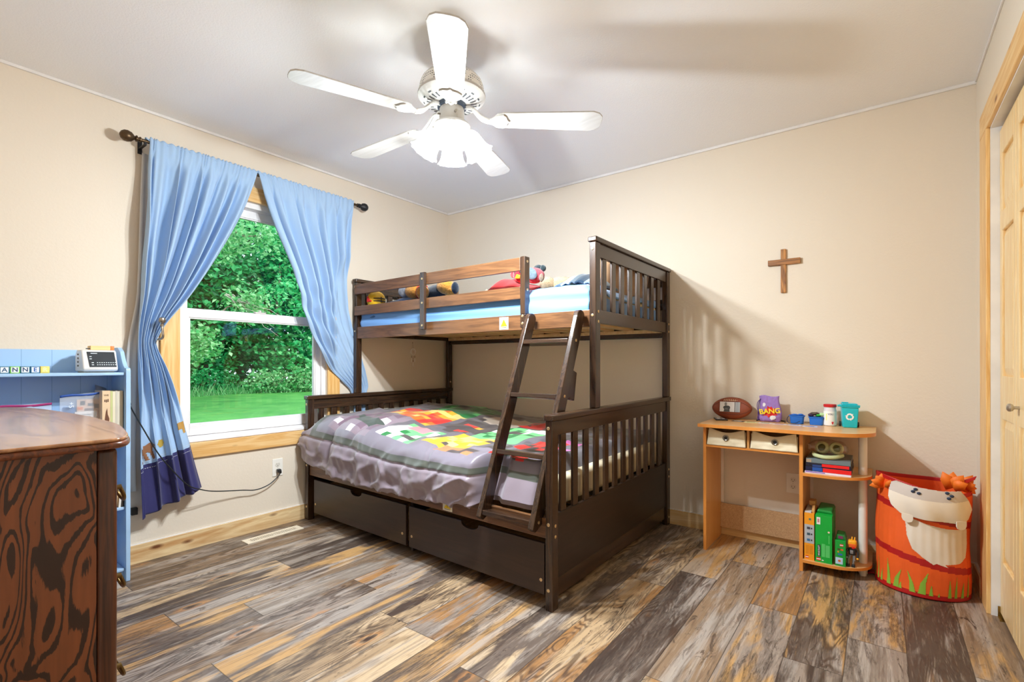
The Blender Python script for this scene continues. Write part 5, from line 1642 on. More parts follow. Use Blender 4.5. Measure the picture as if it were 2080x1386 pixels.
# ================================================================== DESK
BEECH = wood('beech_laminate_x', '#E4B880', '#D8A66C', 'x', .28, 4, spec=.5, stretch=10, contrast=.7)
BEECHZ = wood('beech_laminate_z', '#DBA566', '#CD9452', 'z', .35, 4, spec=.5, stretch=10, contrast=.7)
ORG = plain('#E09040', .4)
desk = thing('desk', 'small beech laminate desk with shelves and a rounded right end', 'desk', (2.76, -.21, 0))
def rounded(x0, x1, yf, yb, R, Ry=None):
    Ry = Ry or R
    P = [(x0, yb), (x0, yf)]
    for k in range(15):
        a = -pi / 2 + pi / 2 * k / 14
        P.append((x1 - R + R * cos(a), yf + Ry + Ry * sin(a)))
    P.append((x1, yb))
    return P
b = B(); b.prism(rounded(2.358, 3.165, -.420, -.012, .20, .17), .709, .727, 'z')
tp = obj('desktop', b, BEECH, desk, smooth=30)
def edgeband(P, z0, z1, name, parent):
    b = B()
    front = P[1:-1] + [P[-1]]
    for (p, q) in zip(front, front[1:]):
        dx_, dy_ = q[0] - p[0], q[1] - p[1]
        L = sqrt(dx_ * dx_ + dy_ * dy_); nx, ny = dy_ / L * .0006, -dx_ / L * .0006
        b.bm.faces.new([b.bm.verts.new(v) for v in ((p[0] + nx, p[1] + ny, z0), (q[0] + nx, q[1] + ny, z0), (q[0] + nx, q[1] + ny, z1), (p[0] + nx, p[1] + ny, z1))])
    bmesh.ops.remove_doubles(b.bm, verts=b.bm.verts, dist=.0004)
    return obj(name, b, ORG, parent, smooth=60, label='orange edge band')
edgeband(rounded(2.358, 3.165, -.420, -.012, .20, .17), .709, .7265, 'edge_band', tp)
for x0 in (2.370, 2.848):
    b = B(); b.box(x0, x0 + .016, -.352, -.02, 0, .7085); s_ = obj('side_panel', b, BEECHZ, desk, smooth=0)
    b = B(); b.box(x0, x0 + .016, -.3528, -.3522, 0, .7085); obj('edge_band', b, ORG, s_, smooth=0, label='orange edge band')
b = B(); b.box(2.3865, 2.8475, -.352, -.02, .592, .604); s_ = obj('drawer_shelf', b, BEECH, desk, smooth=0)
b = B(); b.box(2.3865, 2.8475, -.3528, -.3522, .592, .604); obj('edge_band', b, ORG, s_, smooth=0)
b = B(); b.box(2.600, 2.612, -.352, -.02, .6045, .7085); obj('divider', b, BEECHZ, desk, smooth=0)
for z0 in (.492, .050):
    PP = rounded(2.8645, 3.150, -.366, -.02, .17, .15)
    b = B(); b.prism(PP, z0, z0 + .014, 'z'); s_ = obj('shelf', b, BEECH, desk, smooth=30)
    edgeband(PP, z0, z0 + .0135, 'edge_band', s_)
TUBE = plain('#E9E3DA', .35)
b = B(); b.rod((3.112, -.225, 0), (3.112, -.225, .012), .016)
b.rod((3.112, -.225, .012), (3.112, -.225, .0495), .019); b.rod((3.112, -.225, .0645), (3.112, -.225, .4915), .019); b.rod((3.112, -.225, .5065), (3.112, -.225, .7085), .019)
obj('support_tube', b, TUBE, desk, label='white round support tube')
n = N('particle_board'); v = n.coord(); f = n.noise(v, 260, 4, .8)
n.bsdf(n.ramp(f, [(.3, rgb('#9A7650')), (.5, rgb('#C09A70')), (.7, rgb('#D8B68C'))]), .85)
b = B(); b.box(2.3865, 2.8475, -.042, -.030, .052, .200); obj('back_board', b, n.m, desk, smooth=0, label='raw particle board strip')
b = B(); b.box(2.3865, 2.402, -.030, -.018, .204, .59); b.box(2.8645, 2.880, -.030, -.018, .07, .49); obj('back_batten', b, TUBE, desk, smooth=0)
# canvas drawers
def canvas():
    n = N('cream_canvas'); v = n.coord()
    f = n.noise(v, 10, 4, .6); w_ = n.noise(n.scale(v, (500, 500, 500)), 1, 2)
    n.bsdf(n.mix(n.ramp(f, [(.4, 0.0), (.6, .5)]), rgb('#F0E4C6'), rgb('#DCCBA4')), .8, n.bump(w_, .3, .001))
    return n.m
CAN = canvas()
for k, (x0, x1, lab) in enumerate(((2.390, 2.596, 'left cream canvas drawer with a metal grommet under the desktop'), (2.616, 2.844, 'right cream canvas drawer with a metal grommet under the desktop'))):
    t = thing('fabric_drawer', lab, 'fabric bin', ((x0 + x1) / 2, -.2, .6045), 'canvas drawers of the desk')
    def fr_(u, v):
        ins = .009 * v
        x = x0 + .001 + ins + (x1 - x0 - .002 - 2 * ins) * u
        sag = .022 * sin(pi * u) ** 1.2 if k == 0 else .024 * sin(pi * u) ** 1.5
        z = .6050 + (.095 - sag * v) * v
        y = -.356 + .012 * v - .006 * sin(pi * u) * sin(pi * v) + .003 * nz(u * 5 + k * 3, v * 4, 2)
        return Vector((x, y, z))
    b = B(); b.grid(fr_, 30, 16)
    f_ = obj('front', b, CAN, t, smooth=180, solid=.003)
    b = B(); b.box(x0 + .004, x0 + .007, -.340, -.04, .6052, .685); b.box(x1 - .007, x1 - .004, -.340, -.04, .6052, .685); b.box(x0 + .007, x1 - .007, -.043, -.04, .6052, .685); b.box(x0 + .007, x1 - .007, -.345, -.043, .6052, .6075)
    obj('bin_body', b, CAN, t, smooth=0)
    cx_ = x0 + (x1 - x0) * (.50 if k == 0 else .53)
    M = Matrix.Translation((cx_, -.3600, .650)) @ Matrix.Rotation(pi / 2, 4, 'X')
    b = B(); b.lathe([(.009, 0), (.009, .003), (.012, .0045), (.0160, .003), (.0165, 0)], M=M, seg=26, close=True); obj('grommet', b, plain('#8E8678', .3, .9), f_, label='metal ring grommet')
    b = B(); b.lathe([(.0092, .0008), (.0001, .0009)], M=M, seg=20); obj('grommet_hole', b, BLK, f_)
# --- things on the desktop
DT = .7272
def prof_ellipse(a, c, n_=40, pw=1.0): return [(a * cos(2 * pi * k / n_), c * abs(sin(2 * pi * k / n_)) ** pw * (1 if sin(2 * pi * k / n_) >= 0 else -1)) for k in range(n_)]
t = thing('football_frame', 'football shaped photo frame holding a black and white picture of a player', 'photo frame', (2.459, -.055, DT))
cxF, czF, yF = 2.459, .794, -.075
Mf = Matrix.Translation((cxF, yF, czF)) @ Matrix.Rotation(radians(-8), 4, 'X')
LEATH = plain('#8A3E1E', .45, bump=.4, bscale=900)
def fball(d):
    return 1
b = B()
def ff(u, v):
    a = 2 * pi * u; r = v
    ex, ez = .113 * cos(a), .0665 * (abs(sin(a)) ** 1.12) * (1 if sin(a) > 0 else -1)
    return Mf @ Vector((ex * r, -.022 * sqrt(max(0, 1 - r * r)), ez * r))
b.grid(ff, 56, 14)
bk_ = [ff(k / 56, 1) for k in range(56)]
lo = [b.bm.verts.new(p + Vector((0, .016, 0))) for p in bk_]; hi = [b.bm.verts.new(p) for p in bk_]
for k in range(56): b.bm.faces.new((hi[k], hi[(k + 1) % 56], lo[(k + 1) % 56], lo[k]))
b.bm.faces.new(lo)
bmesh.ops.remove_doubles(b.bm, verts=b.bm.verts, dist=.00005)
obj('ball_front', b, LEATH, t, smooth=60, recalc=True)
def onball(x, z, off=.0008):
    k = min(.999, (x / .113) ** 2 + (z / .0665) ** 2)
    return Mf @ Vector((x, -.022 * sqrt(1 - k) - off, z))
b = B()
for k in range(7):
    x = -.040 + k * .0105; z = .046 + .002 * sin(k * .5)
    b.tube([onball(x - .001, z - .006, .001), onball(x + .001, z + .0065, .001)], .0013, 5)
b.tube([onball(-.044 + .0115 * q, .0465, .0006) for q in range(8)], .0007, 5)
obj('lacing', b, plain('#E8CFA8', .6), t, label='pale lacing')
for pts_ in ([(-.108, .006), (-.08, .026), (-.055, .035), (.0, .0405), (.05, .036), (.085, .022), (.108, .004)], [(-.107, -.006), (-.08, -.024), (-.05, -.034), (0, -.038), (.05, -.035), (.085, -.022), (.108, -.004)]):
    b = B(); b.tube(catmull([onball(x, z, .0002) for x, z in pts_], 5), .0011, 6); obj('seam', b, plain('#4A2012', .6), t)
b = B()
ph = [(-.062, -.024), (.052, -.024), (.052, .036), (-.062, .036)]
vs = [Mf @ Vector((x, -.0242, z)) for x, z in ph]
v2 = [Mf @ Vector((x, -.014, z)) for x, z in ph]
a_ = [b.bm.verts.new(v) for v in vs]; c_ = [b.bm.verts.new(v) for v in v2]
b.bm.faces.new(a_)
for k in range(4): b.bm.faces.new((a_[k], a_[(k + 1) % 4], c_[(k + 1) % 4], c_[k]))
ph_o = obj('photograph', b, plain('#E4E4E6', .35), t, smooth=0, recalc=True, label='black and white photograph')
def flat(P, m, off, nm, par):
    b = B(); b.bm.faces.new([b.bm.verts.new(Mf @ Vector((x, -.0242 - off, z))) for x, z in P]); return obj(nm, b, m, par, smooth=0)
DG = plain('#4A4C4E', .5)
flat([(-.040, -.0235), (-.004, -.0235), (-.006, -.010), (-.002, .000), (-.004, .008), (-.012, .013), (-.030, .013), (-.040, .008), (-.043, 0), (-.036, -.010)], DG, .0004, 'player_silhouette', ph_o)
flat([(-.028 + .0075 * cos(q * .524), .022 + .011 * sin(q * .524)) for q in range(12)], plain('#8A8C8E', .5), .0006, 'player_head', ph_o)
flat([(-.032, -.012), (-.016, -.012), (-.014, -.004), (-.024, .000), (-.034, -.004)], plain('#6E7072', .5), .0008, 'held_ball', ph_o)
flat([(.022, -.024), (.027, -.024), (.027, .036), (.022, .036)], DG, .0005, 'picture_edge', ph_o)
flat([(.030, -.024), (.051, -.024), (.051, .036), (.030, .036)], plain('#9FA4A8', .5), .0005, 'picture_margin', ph_o)
b = B(); b.box(2.44, 2.478, -.055, -.020, DT, DT + .004); b.prism([(-.022, DT + .004), (-.045, DT + .06), (-.049, DT + .06), (-.030, DT + .004)], 2.452, 2.466, 'x')
obj('stand', b, BLK, t, smooth=0)
t = thing('smartphone', 'black phone lying flat at the left end of the desktop', 'phone', (2.41, -.145, DT))
M = Matrix.Translation((2.412, -.14, DT)) @ Matrix.Rotation(radians(22), 4, 'Z')
b = B(); b.rbox(-.033, .033, -.055, .055, 0, .007, .003, 3)
for v in b.bm.verts: v.co = M @ v.co
obj('phone_body', b, BLK, t)
b = B(); b.box(-.029, .029, -.048, .048, .0071, .0075, M); sc_ = obj('screen', b, plain('#5A6470', .1), t, smooth=0)
b = B()
for q in ((-.02, 0, -.03, -.005), (.004, .02, -.03, -.012), (-.02, -.002, .004, .03), (.004, .022, 0, .02)): b.box(q[0], q[1], q[2], q[3], .0076, .0079, M)
obj('screen_reflection_tiles', b, plain('#D8DCE4', .3), sc_, smooth=0)
# purple drawstring bag
t = thing('drawstring_bag', 'small purple drawstring bag with a comic burst reading BANG', 'bag', (2.668, -.07, DT))
PUR = plain('#9C7CC4', .8, bump=.3, bscale=400)
def bagf(d):
    return 1
def bagpt(u, v, front):
    w_ = lerp_tab([(0, .052), (.15, .060), (.5, .056), (.8, .050), (1, .052)], v)
    x = 2.668 + (u * 2 - 1) * w_ + .003 * sin(v * 5)
    th = .022 * sqrt(max(0, 1 - (u * 2 - 1) ** 2)) * (1 - .55 * v) * (.6 + .4 * sstep(0, .1, v)) + .004 * nz(u * 7, v * 7, 4 if front else 8)
    z = DT + .001 + .148 * v + .004 * sin(u * 7) * v
    return Vector((x, -.078 + (-th if front else th) , z))
for fr2 in (True, False):
    b = B(); b.grid(lambda u, v: bagpt(u, v, fr2), 30, 30); obj('bag_cloth', b, PUR, t, smooth=180, solid=.0012)
def onbag(u, v, off): p = bagpt(u, v, True); return p + Vector((0, -off, 0))
def bagpatch(nm, P, m, off, lab=None):
    b = B(); b.grid(lambda a, c: onbag(a, c, off), 60, 60, keep=lambda a, c: inpoly(a, c, P)); return obj(nm, b, m, t, smooth=180, label=lab)
bagpatch('burst', [(.22, .22), (.30, .30), (.22, .34), (.30, .42), (.26, .50), (.38, .50), (.40, .62), (.50, .56), (.60, .62), (.64, .54), (.76, .56), (.72, .46), (.84, .42), (.76, .36), (.84, .28), (.70, .26), (.66, .18), (.54, .24), (.44, .16), (.38, .24)], plain('#D81E1E', .5), .0022, 'red comic burst')
bagpatch('cloud', [(.50, .14), (.52, .22), (.62, .26), (.74, .24), (.78, .16), (.70, .10), (.58, .08)], plain('#E6E6EA', .5), .0030)
bagpatch('cloud', [(.16, .58), (.16, .68), (.24, .72), (.32, .68), (.30, .60), (.24, .56)], plain('#E6E6EA', .5), .0024)
text_obj('lettering', 'BANG', .040, plain('#F4D828', .5), t, (2.672, -.1055, DT + .062), (1, 0, .12), (-.12, 0, 1), .0008, bold=.0012)
b = B(); b.tube(catmull([(2.622, -.085, DT + .132), (2.606, -.088, DT + .110), (2.604, -.09, DT + .08), (2.612, -.09, DT + .05), (2.606, -.09, DT + .022), (2.610, -.09, DT + .006)], 6), .0022, 6)
b.tube(catmull([(2.622, -.082, DT + .132), (2.612, -.088, DT + .105), (2.610, -.092, DT + .07), (2.608, -.09, DT + .035), (2.612, -.092, DT + .010)], 6), .0022, 6)
obj('drawstring', b, plain('#4A2A80', .7), t, label='dark purple drawstring')
t = thing('sunglasses', 'black sunglasses lying under the purple drawstring bag', 'sunglasses', (2.672, -.06, DT))
b = B(); b.tube([(2.610, -.045, DT + .0045), (2.650, -.030, DT + .005), (2.70, -.028, DT + .005), (2.742, -.050, DT + .0045)], .0035, 8); obj('frame', b, BLK, t)
b = B(); b.tube([(2.610, -.045, DT + .0045), (2.600, -.09, DT + .0035)], .0028, 6); b.tube([(2.742, -.050, DT + .0045), (2.748, -.10, DT + .0035)], .0028, 6); obj('arm', b, BLK, t)
# row of small cards
cards = [('#3A3E44', '#D8DCD8', 'dark edged card at the left end of the card row on the desk'), ('#E8E6B0', '#8CA060', 'pale yellow card second in the row on the desk'), ('#E8E0D8', '#70A070', 'white and green card in front of the purple bag'),
         ('#EDE6EA', '#B07890', 'pinkish card third from the right in the row'), ('#DCE0F0', '#7C88B8', 'lilac card in front of the left blue basket'), ('#C8D0EE', '#5870B8', 'blue tinted card at the right end of the row')]
for k, (c1, c2, lab) in enumerate(cards):
    x = 2.515 + k * .073; y = -.165 - .010 * (k % 2) - .004 * k
    M = Matrix.Translation((x, y, DT)) @ Matrix.Rotation(radians((-4, 6, -3, 5, -6, 3)[k]), 4, 'Z')
    t = thing('play_card', lab, 'card', (x, y, DT), 'little picture cards in a row on the desk')
    b = B(); b.box(-.034, .034, -.020, .020, 0, .0012, M); obj('card_face', b, plain(c1, .4), t, smooth=0)
    b = B(); b.box(-.022, .020, -.012, .012, .0013, .0016, M); obj('card_picture', b, plain(c2, .4), t, smooth=0)
# blue baskets
def basket(x0, x1, zt2, lab):
    t = thing('toy_basket', lab, 'basket', ((x0 + x1) / 2, -.085, DT), 'small blue baskets on the desk')
    BL = plain('#1E6FD0', .35)
    b = B()
    xc, yc = (x0 + x1) / 2, -.085
    rx, ry = (x1 - x0) / 2, .028
    def ring(k, z, inn=0):
        out = []
        for q in range(32):
            a = 2 * pi * q / 32
            cx_, sx_ = cos(a), sin(a)
            s2 = lambda w_: abs(w_) ** .45 * (1 if w_ >= 0 else -1)
            out.append(b.bm.verts.new((xc + (rx * k - inn) * s2(cx_), yc + (ry * k - inn) * s2(sx_), z)))
        return out
    R = [ring(.80, DT + .0005), ring(.90, DT + (zt2 - DT) * .85), ring(.90, DT + (zt2 - DT) * .86), ring(1.0, DT + (zt2 - DT) * .88), ring(1.0, zt2), ring(.97, zt2, .002), ring(.82, DT + .004, .002)]
    for u_, v_ in zip(R, R[1:]):
        for q in range(32): b.bm.faces.new((u_[q], u_[(q + 1) % 32], v_[(q + 1) % 32], v_[q]))
    b.bm.faces.new(list(reversed(R[0]))); b.bm.faces.new(R[-1])
    obj('basket_body', b, BL, t, smooth=40)
    return t, xc, yc, rx, BL
t, xc, yc, rx, BL = basket(2.768, 2.846, .7745, 'left small blue plastic basket with its handle folded down')
b = B(); b.tube(catmull([(xc - rx, yc - .01, .770), (xc - rx - .008, yc - .020, .752), (xc - rx - .001, yc - .034, .735), (xc - .01, yc - .040, .731), (xc + .018, yc - .036, .745)], 6), .0018, 6); obj('handle', b, plain('#22344E', .4), t, label='dark folded handle')
b = B(); b.ball((xc - .012, yc, .776), (.018, .012, .006), 12, 8); b.ball((xc + .018, yc, .778), (.014, .012, .006), 12, 8); obj('lid_tabs', b, BL, t)
t, xc, yc, rx, BL = basket(2.862, 2.938, .772, 'right small blue plastic basket filled with wrapped candy')
for (dx, dz, sx, c, nm_) in ((-.006, .012, .026, '#4A3A2C', 'brown wrapper'), (.010, .006, .016, '#2FB83A', 'bright green wrapper'), (.026, .010, .016, '#B8DCA0', 'pale green wrapper'), (-.026, .004, .014, '#3A2A4E', 'purple wrapper')):
    tt = thing('wrapped_candy', nm_ + ' candy heaped in the right blue basket', 'candy', (xc + dx, yc, .772), 'candies in the blue basket')
    b = B(); b.ball((xc + dx, yc - .004, .776 + dz), (sx, .014, .009), 16, 10, fn=lambda d: 1 + .22 * nz(d.x * 3 + dx * 90, d.y * 3, d.z * 3)); obj('wrapper', b, plain(c, .3), tt, smooth=30)
# jar
t = thing('storage_jar', 'white paper wrapped jar with a red lid beside the turquoise bin', 'jar', (2.963, -.085, DT))
b = B(); b.lathe([(.026, 0), (.029, .003), (.0295, .085), (.027, .095), (.027, .104)], c=(2.963, -.085, DT), seg=32); obj('jar_body', b, plain('#DCD8DC', .2), t)
def wrapc(u, v): a = radians(-170 + 190 * u); return Vector((2.963 + .0300 * cos(a), -.085 + .0300 * sin(a), DT + .004 + .076 * v))
b = B(); b.grid(wrapc, 40, 2); wr = obj('paper_wrap', b, plain('#F2EFEA', .6), t, smooth=180, label='white drawn-on paper')
b = B(); b.lathe([(.0295, 0), (.0305, .002), (.0305, .013), (.028, .015), (.0005, .016)], c=(2.963, -.085, DT + .102), seg=32); obj('lid', b, plain('#C01A24', .35), t, label='red lid')
def onjar(a_deg, z, off=.0006): a = radians(a_deg); return Vector((2.963 + (.0300 + off) * cos(a), -.085 + (.0300 + off) * sin(a), DT + z))
def jarpatch(nm, P, m, off=.0006):
    # P in (degrees, height)
    b = B(); b.bm.faces.new([b.bm.verts.new(onjar(a, z, off)) for a, z in P]); return obj(nm, b, m, wr, smooth=0)
jarpatch('yellow_stripe', [(-125, .030), (-114, .030), (-112, .066), (-123, .068)], plain('#F2EE90', .6))
jarpatch('heart', [(-63, .008), (-56, .016), (-52, .022), (-55, .026), (-60, .024), (-63, .021), (-67, .026), (-72, .023), (-71, .016)], plain('#D81830', .5))
for a, ch in ((-100, 'Y'), (-84, 'O'), (-68, 'U')):
    p = onjar(a, .064, .0008); d_ = Vector((-sin(radians(a)), cos(radians(a)), 0))
    text_obj('letter', ch, .013, plain('#4A4A6A', .5), wr, p, d_, (0, 0, 1), .0002)
# turquoise wheelie bin
t = thing('toy_bin', 'turquoise miniature wheelie bin with a white recycling symbol', 'toy bin', (3.052, -.10, DT))
TQ = plain('#18BCCB', .3)
Mb = Matrix.Translation((3.052, -.100, DT)) @ Matrix.Rotation(radians(10), 4, 'Z')
b = B()
lo = [(-.032, -.030, .0), (.030, -.030, .0), (.030, .030, .0), (-.032, .030, .0)]; hi = [(-.038, -.036, .112), (.036, -.036, .112), (.036, .036, .112), (-.038, .036, .112)]
L_ = [b.bm.verts.new(Mb @ Vector(q)) for q in lo]; H_ = [b.bm.verts.new(Mb @ Vector(q)) for q in hi]
b.bm.faces.new(list(reversed(L_))); b.bm.faces.new(H_)
for k in range(4): b.bm.faces.new((L_[k], L_[(k + 1) % 4], H_[(k + 1) % 4], H_[k]))
b.box(-.042, .041, -.041, .040, .106, .114, Mb)
obj('bin_body', b, TQ, t, smooth=0, bevel=.004, seg=3)
b = B(); b.box(-.043, .042, -.042, .042, .1145, .120, Mb); b.box(-.036, .030, -.036, .036, .120, .127, Mb); b.box(-.034, -.004, .004, .030, .127, .132, Mb)
b.rod(Mb @ Vector((-.058, -.030, .115)), Mb @ Vector((-.040, -.030, .115)), .005)
obj('lid', b, TQ, t, smooth=0, bevel=.003, seg=3)
b = B(); b.rod(Mb @ Vector((.033, .020, .014)), Mb @ Vector((.043, .020, .014)), .0135, seg=22); b.rod(Mb @ Vector((-.043, .032, .014)), Mb @ Vector((-.035, .032, .014)), .0135, seg=22); obj('wheel', b, BLK, t)
# recycling symbol of three bent arrows
b = B()
def sympt(x, z): 
    k = z / .112
    return Mb @ Vector((x, -.0305 - .006 * k - .0012, z))
cx_, cz_ = -.004, .058
for k in range(3):
    a0 = radians(90 + 120 * k)
    def rp(r, a): return (cx_ + r * cos(a), cz_ + r * sin(a))
    ro, ri = .0185, .0105
    A0 = rp(ro, a0 + radians(46)); A1 = rp(ro * 1.0, a0 + radians(14)); A2 = rp(ro, a0 - radians(14)); A3 = rp(ro * .92, a0 - radians(40))
    B0 = rp(ri, a0 + radians(52)); B1 = rp(ri, a0 + radians(12)); B2 = rp(ri, a0 - radians(12)); B3 = rp(ri * .95, a0 - radians(38))
    for q in ((A0, A1, B1, B0), (A1, A2, B2, B1), (A2, A3, B3, B2)):
        b.bm.faces.new([b.bm.verts.new(sympt(*p_)) for p_ in q])
    T = (rp(ro * 1.22, a0 - radians(40)), rp(ri * .62, a0 - radians(40)), rp((ro + ri) / 2, a0 - radians(72)))
    b.bm.faces.new([b.bm.verts.new(sympt(*p_)) for p_ in T])
obj('recycling_symbol', b, plain('#F4F6F6', .4), t, smooth=0, label='white recycling arrows')
# --- middle shelf: boxes and headphones
MZ = .5063
def slab(name, lab, cat, x0, x1, y0, y1, z0, z1, col, group=None, rot=0, extra=None):
    t = thing(name, lab, cat, ((x0 + x1) / 2, (y0 + y1) / 2, z0), group)
    M = Matrix.Translation(((x0 + x1) / 2, (y0 + y1) / 2, 0)) @ Matrix.Rotation(rot, 4, 'Z') @ Matrix.Translation((-(x0 + x1) / 2, -(y0 + y1) / 2, 0))
    b = B(); b.rbox(x0, x1, y0, y1, z0, z1, .0012, 2)
    for v in b.bm.verts: v.co = M @ v.co
    obj('case', b, plain(col, .4), t, smooth=0)
    if extra:
        for (nm, a0, a1, c0, c1, col2) in extra:
            b = B(); b.box(a0, a1, y0 - .0006, y0 - .0001, c0, c1, M); obj(nm, b, plain(col2, .4), t, smooth=0)
    return t
G_ = 'boxes stacked on the middle desk shelf'
slab('magazine', 'white and purple magazine at the bottom of the shelf stack', 'magazine', 2.872, 3.068, -.345, -.10, MZ, MZ + .010, '#E8E0F4', G_, extra=[('purple_edge', 2.875, 2.96, MZ + .005, MZ + .009, '#6A3AB0')])
slab('game_case', 'lower dark blue case with a bright red spine', 'game case', 2.874, 3.070, -.340, -.10, MZ + .0102, MZ + .032, '#10143A', G_, extra=[('red_spine', 2.950, 3.069, MZ + .011, MZ + .031, '#E81C1C'), ('blue_spine', 2.905, 2.948, MZ + .013, MZ + .031, '#1E4E9E')])
slab('game_case', 'upper black case with a bright red spine', 'game case', 2.874, 3.068, -.338, -.10, MZ + .0322, MZ + .052, '#161428', G_, extra=[('red_spine', 2.946, 3.060, MZ + .037, MZ + .0515, '#E81C1C'), ('blue_spine', 2.905, 2.945, MZ + .033, MZ + .044, '#23407E')])
slab('cardboard_box', 'flat grey box on top of the red spined cases', 'box', 2.876, 3.066, -.336, -.10, MZ + .0522, MZ + .074, '#6E7C80', G_, extra=[('tan_label', 2.878, 2.900, MZ + .054, MZ + .070, '#A8927A')])
hz = MZ + .0745
t = thing('headphones', 'cream green headphones in a clear bag on top of the grey box', 'headphones', (2.965, -.23, hz))
HG = plain('#C6CF9C', .45)
b = B(); b.tube(catmull([(2.905, -.27, hz + .020), (2.915, -.315, hz + .016), (2.955, -.335, hz + .012), (3.00, -.325, hz + .014), (3.03, -.285, hz + .020)], 7), .010, 10); obj('headband', b, HG, t)
for (x, a) in ((2.940, -.35), (3.000, .45)):
    M = Matrix.Translation((x, -.235, hz + .045)) @ Matrix.Rotation(a, 4, 'Z') @ Matrix.Rotation(radians(72), 4, 'X')
    b = B(); b.lathe([(.018, -.010), (.030, -.008), (.034, .002), (.031, .012), (.022, .015), (.018, .010)], M=M, seg=30, close=True); ec = obj('ear_cup', b, HG, t)
    b = B(); b.lathe([(.019, .004), (.0002, .004)], M=M, seg=20); obj('speaker_mesh', b, plain('#7E8A52', .7), ec)
t = thing('plastic_bag', 'crinkled clear plastic bag around the headphones', 'plastic bag', (2.965, -.24, hz), None)
b = B(); b.ball((2.965, -.245, hz + .046), (.092, .085, .0455), 34, 20, fn=lambda d: .98 + .10 * nz(d.x * 3, d.y * 3, d.z * 3) + .05 * nz(d.x * 9, d.y * 9, d.z * 9) if d.z > -.5 else .92)
n = N('thin_clear_film')
tr = n.t.nodes.new('ShaderNodeBsdfTransparent'); gl = n.t.nodes.new('ShaderNodeBsdfGlossy'); gl.inputs['Roughness'].default_value = .12
lw = n.t.nodes.new('ShaderNodeLayerWeight'); lw.inputs[0].default_value = .25
rp_ = n.ramp(lw.outputs['Facing'], [(0.0, .06), (1.0, .5)])
mx = n.t.nodes.new('ShaderNodeMixShader'); n.t.links.new(rp_, mx.inputs[0]); n.t.links.new(tr.outputs[0], mx.inputs[1]); n.t.links.new(gl.outputs[0], mx.inputs[2]); n.t.links.new(mx.outputs[0], n.out.inputs[0])
obj('film', b, n.m, t, smooth=30)
# --- bottom shelf: brick boxes and a toy figure
SZ = .0643
def toybox(lab, x0, x1, y0, y1, h, col, group='construction toy boxes on the lowest desk shelf'):
    t = thing('toy_box', lab, 'toy box', ((x0 + x1) / 2, (y0 + y1) / 2, SZ), group)
    b = B(); b.rbox(x0, x1, y0, y1, SZ, SZ + h, .001, 2); bo = obj('carton', b, plain(col, .35), t, smooth=0)
    return t, bo, y0
def dec(bo, nm, x0, x1, z0, z1, y, col, lay=0):
    b = B(); b.box(x0, x1, y - .0005 - .0004 * lay, y - .0001, SZ + z0, SZ + z1); return obj(nm, b, plain(col, .4), bo, smooth=0)
def txt(bo, s_, x, z, size, col, y, vert=False, bold=.0004):
    text_obj('lettering', s_, size, plain(col, .4), bo, (x, y - .0012, SZ + z), (0, 0, 1) if vert else (1, 0, 0), (-1, 0, 0) if vert else (0, 0, 1), .0002, bold=bold)
t, bo, y = toybox('slim orange toy box with a torn open top, leftmost on the lowest shelf', 2.870, 2.914, -.350, -.16, .238, '#F09A1E')
dec(bo, 'grey_panel', 2.871, 2.913, .085, .180, y, '#AEB2B8')
for k in range(3):
    dec(bo, 'pictured_bird', 2.882, 2.896, .096 + k * .030, .108 + k * .030, y, ('#2F6E9E', '#2E4E5E', '#3E3A44')[k], 1); dec(bo, 'pictured_part', 2.899, 2.905, .098 + k * .030, .106 + k * .030, y, '#33302E', 1)
dec(bo, 'instruction_text', 2.876, 2.890, .030, .075, y, '#D8861A'); dec(bo, 'instruction_text', 2.893, 2.908, .030, .075, y, '#D8861A')
dec(bo, 'ball_picture', 2.890, 2.900, .203, .213, y, '#5E7468')
dec(bo, 'red_logo', 2.875, 2.889, .008, .021, y, '#D01818'); txt(bo, 'LEGO', 2.882, .0145, .0055, '#FFFFFF', y)
b = B(); b.prism([(-.33, SZ + .238), (-.30, SZ + .268), (-.26, SZ + .275), (-.25, SZ + .262), (-.28, SZ + .252), (-.31, SZ + .2385)], 2.900, 2.913, 'x'); b.box(2.885, 2.913, -.28, -.22, SZ + .262, SZ + .285)
obj('torn_flap', b, plain('#B98A50', .8), t, smooth=0, bevel=.002, label='brown torn cardboard flap')
b = B(); b.box(2.872, 2.900, -.345, -.18, SZ + .2385, SZ + .245); obj('inner_tray', b, plain('#C8CCD0', .6), t, smooth=0)
t, bo, y = toybox('tall green toy box with a dented top beside the orange box', 2.918, 2.990, -.352, -.12, .236, '#0CA83A')
dec(bo, 'price_sticker', 2.924, 2.940, .190, .226, y, '#F0EEEC'); dec(bo, 'sticker_print', 2.928, 2.936, .200, .218, y, '#C88890', 1)
dec(bo, 'text_panel', 2.946, 2.961, .030, .095, y, '#56C86A'); dec(bo, 'text_panel', 2.963, 2.980, .030, .090, y, '#56C86A'); dec(bo, 'text_panel', 2.975, 2.979, .10, .14, y, '#56C86A')
b = B(); b.lathe([(.0045, 0), (.0045, .0006)], M=Matrix.Translation((2.976, y - .0001, SZ + .157)) @ Matrix.Rotation(pi / 2, 4, 'X'), seg=18); obj('round_sticker', b, plain('#F2D0B8', .4), bo)
dec(bo, 'red_logo', 2.923, 2.942, .008, .024, y, '#D01818'); txt(bo, 'LEGO', 2.9325, .016, .0075, '#FFFFFF', y)
dec(bo, 'title_plate', 2.928, 2.941, .030, .088, y, '#2A2A2A'); txt(bo, 'MINECRAFT', 2.9345, .059, .0098, '#F0F0F0', y, True, .0001)
txt(bo, '8+', 2.951, .012, .008, '#F0F0F0', y)
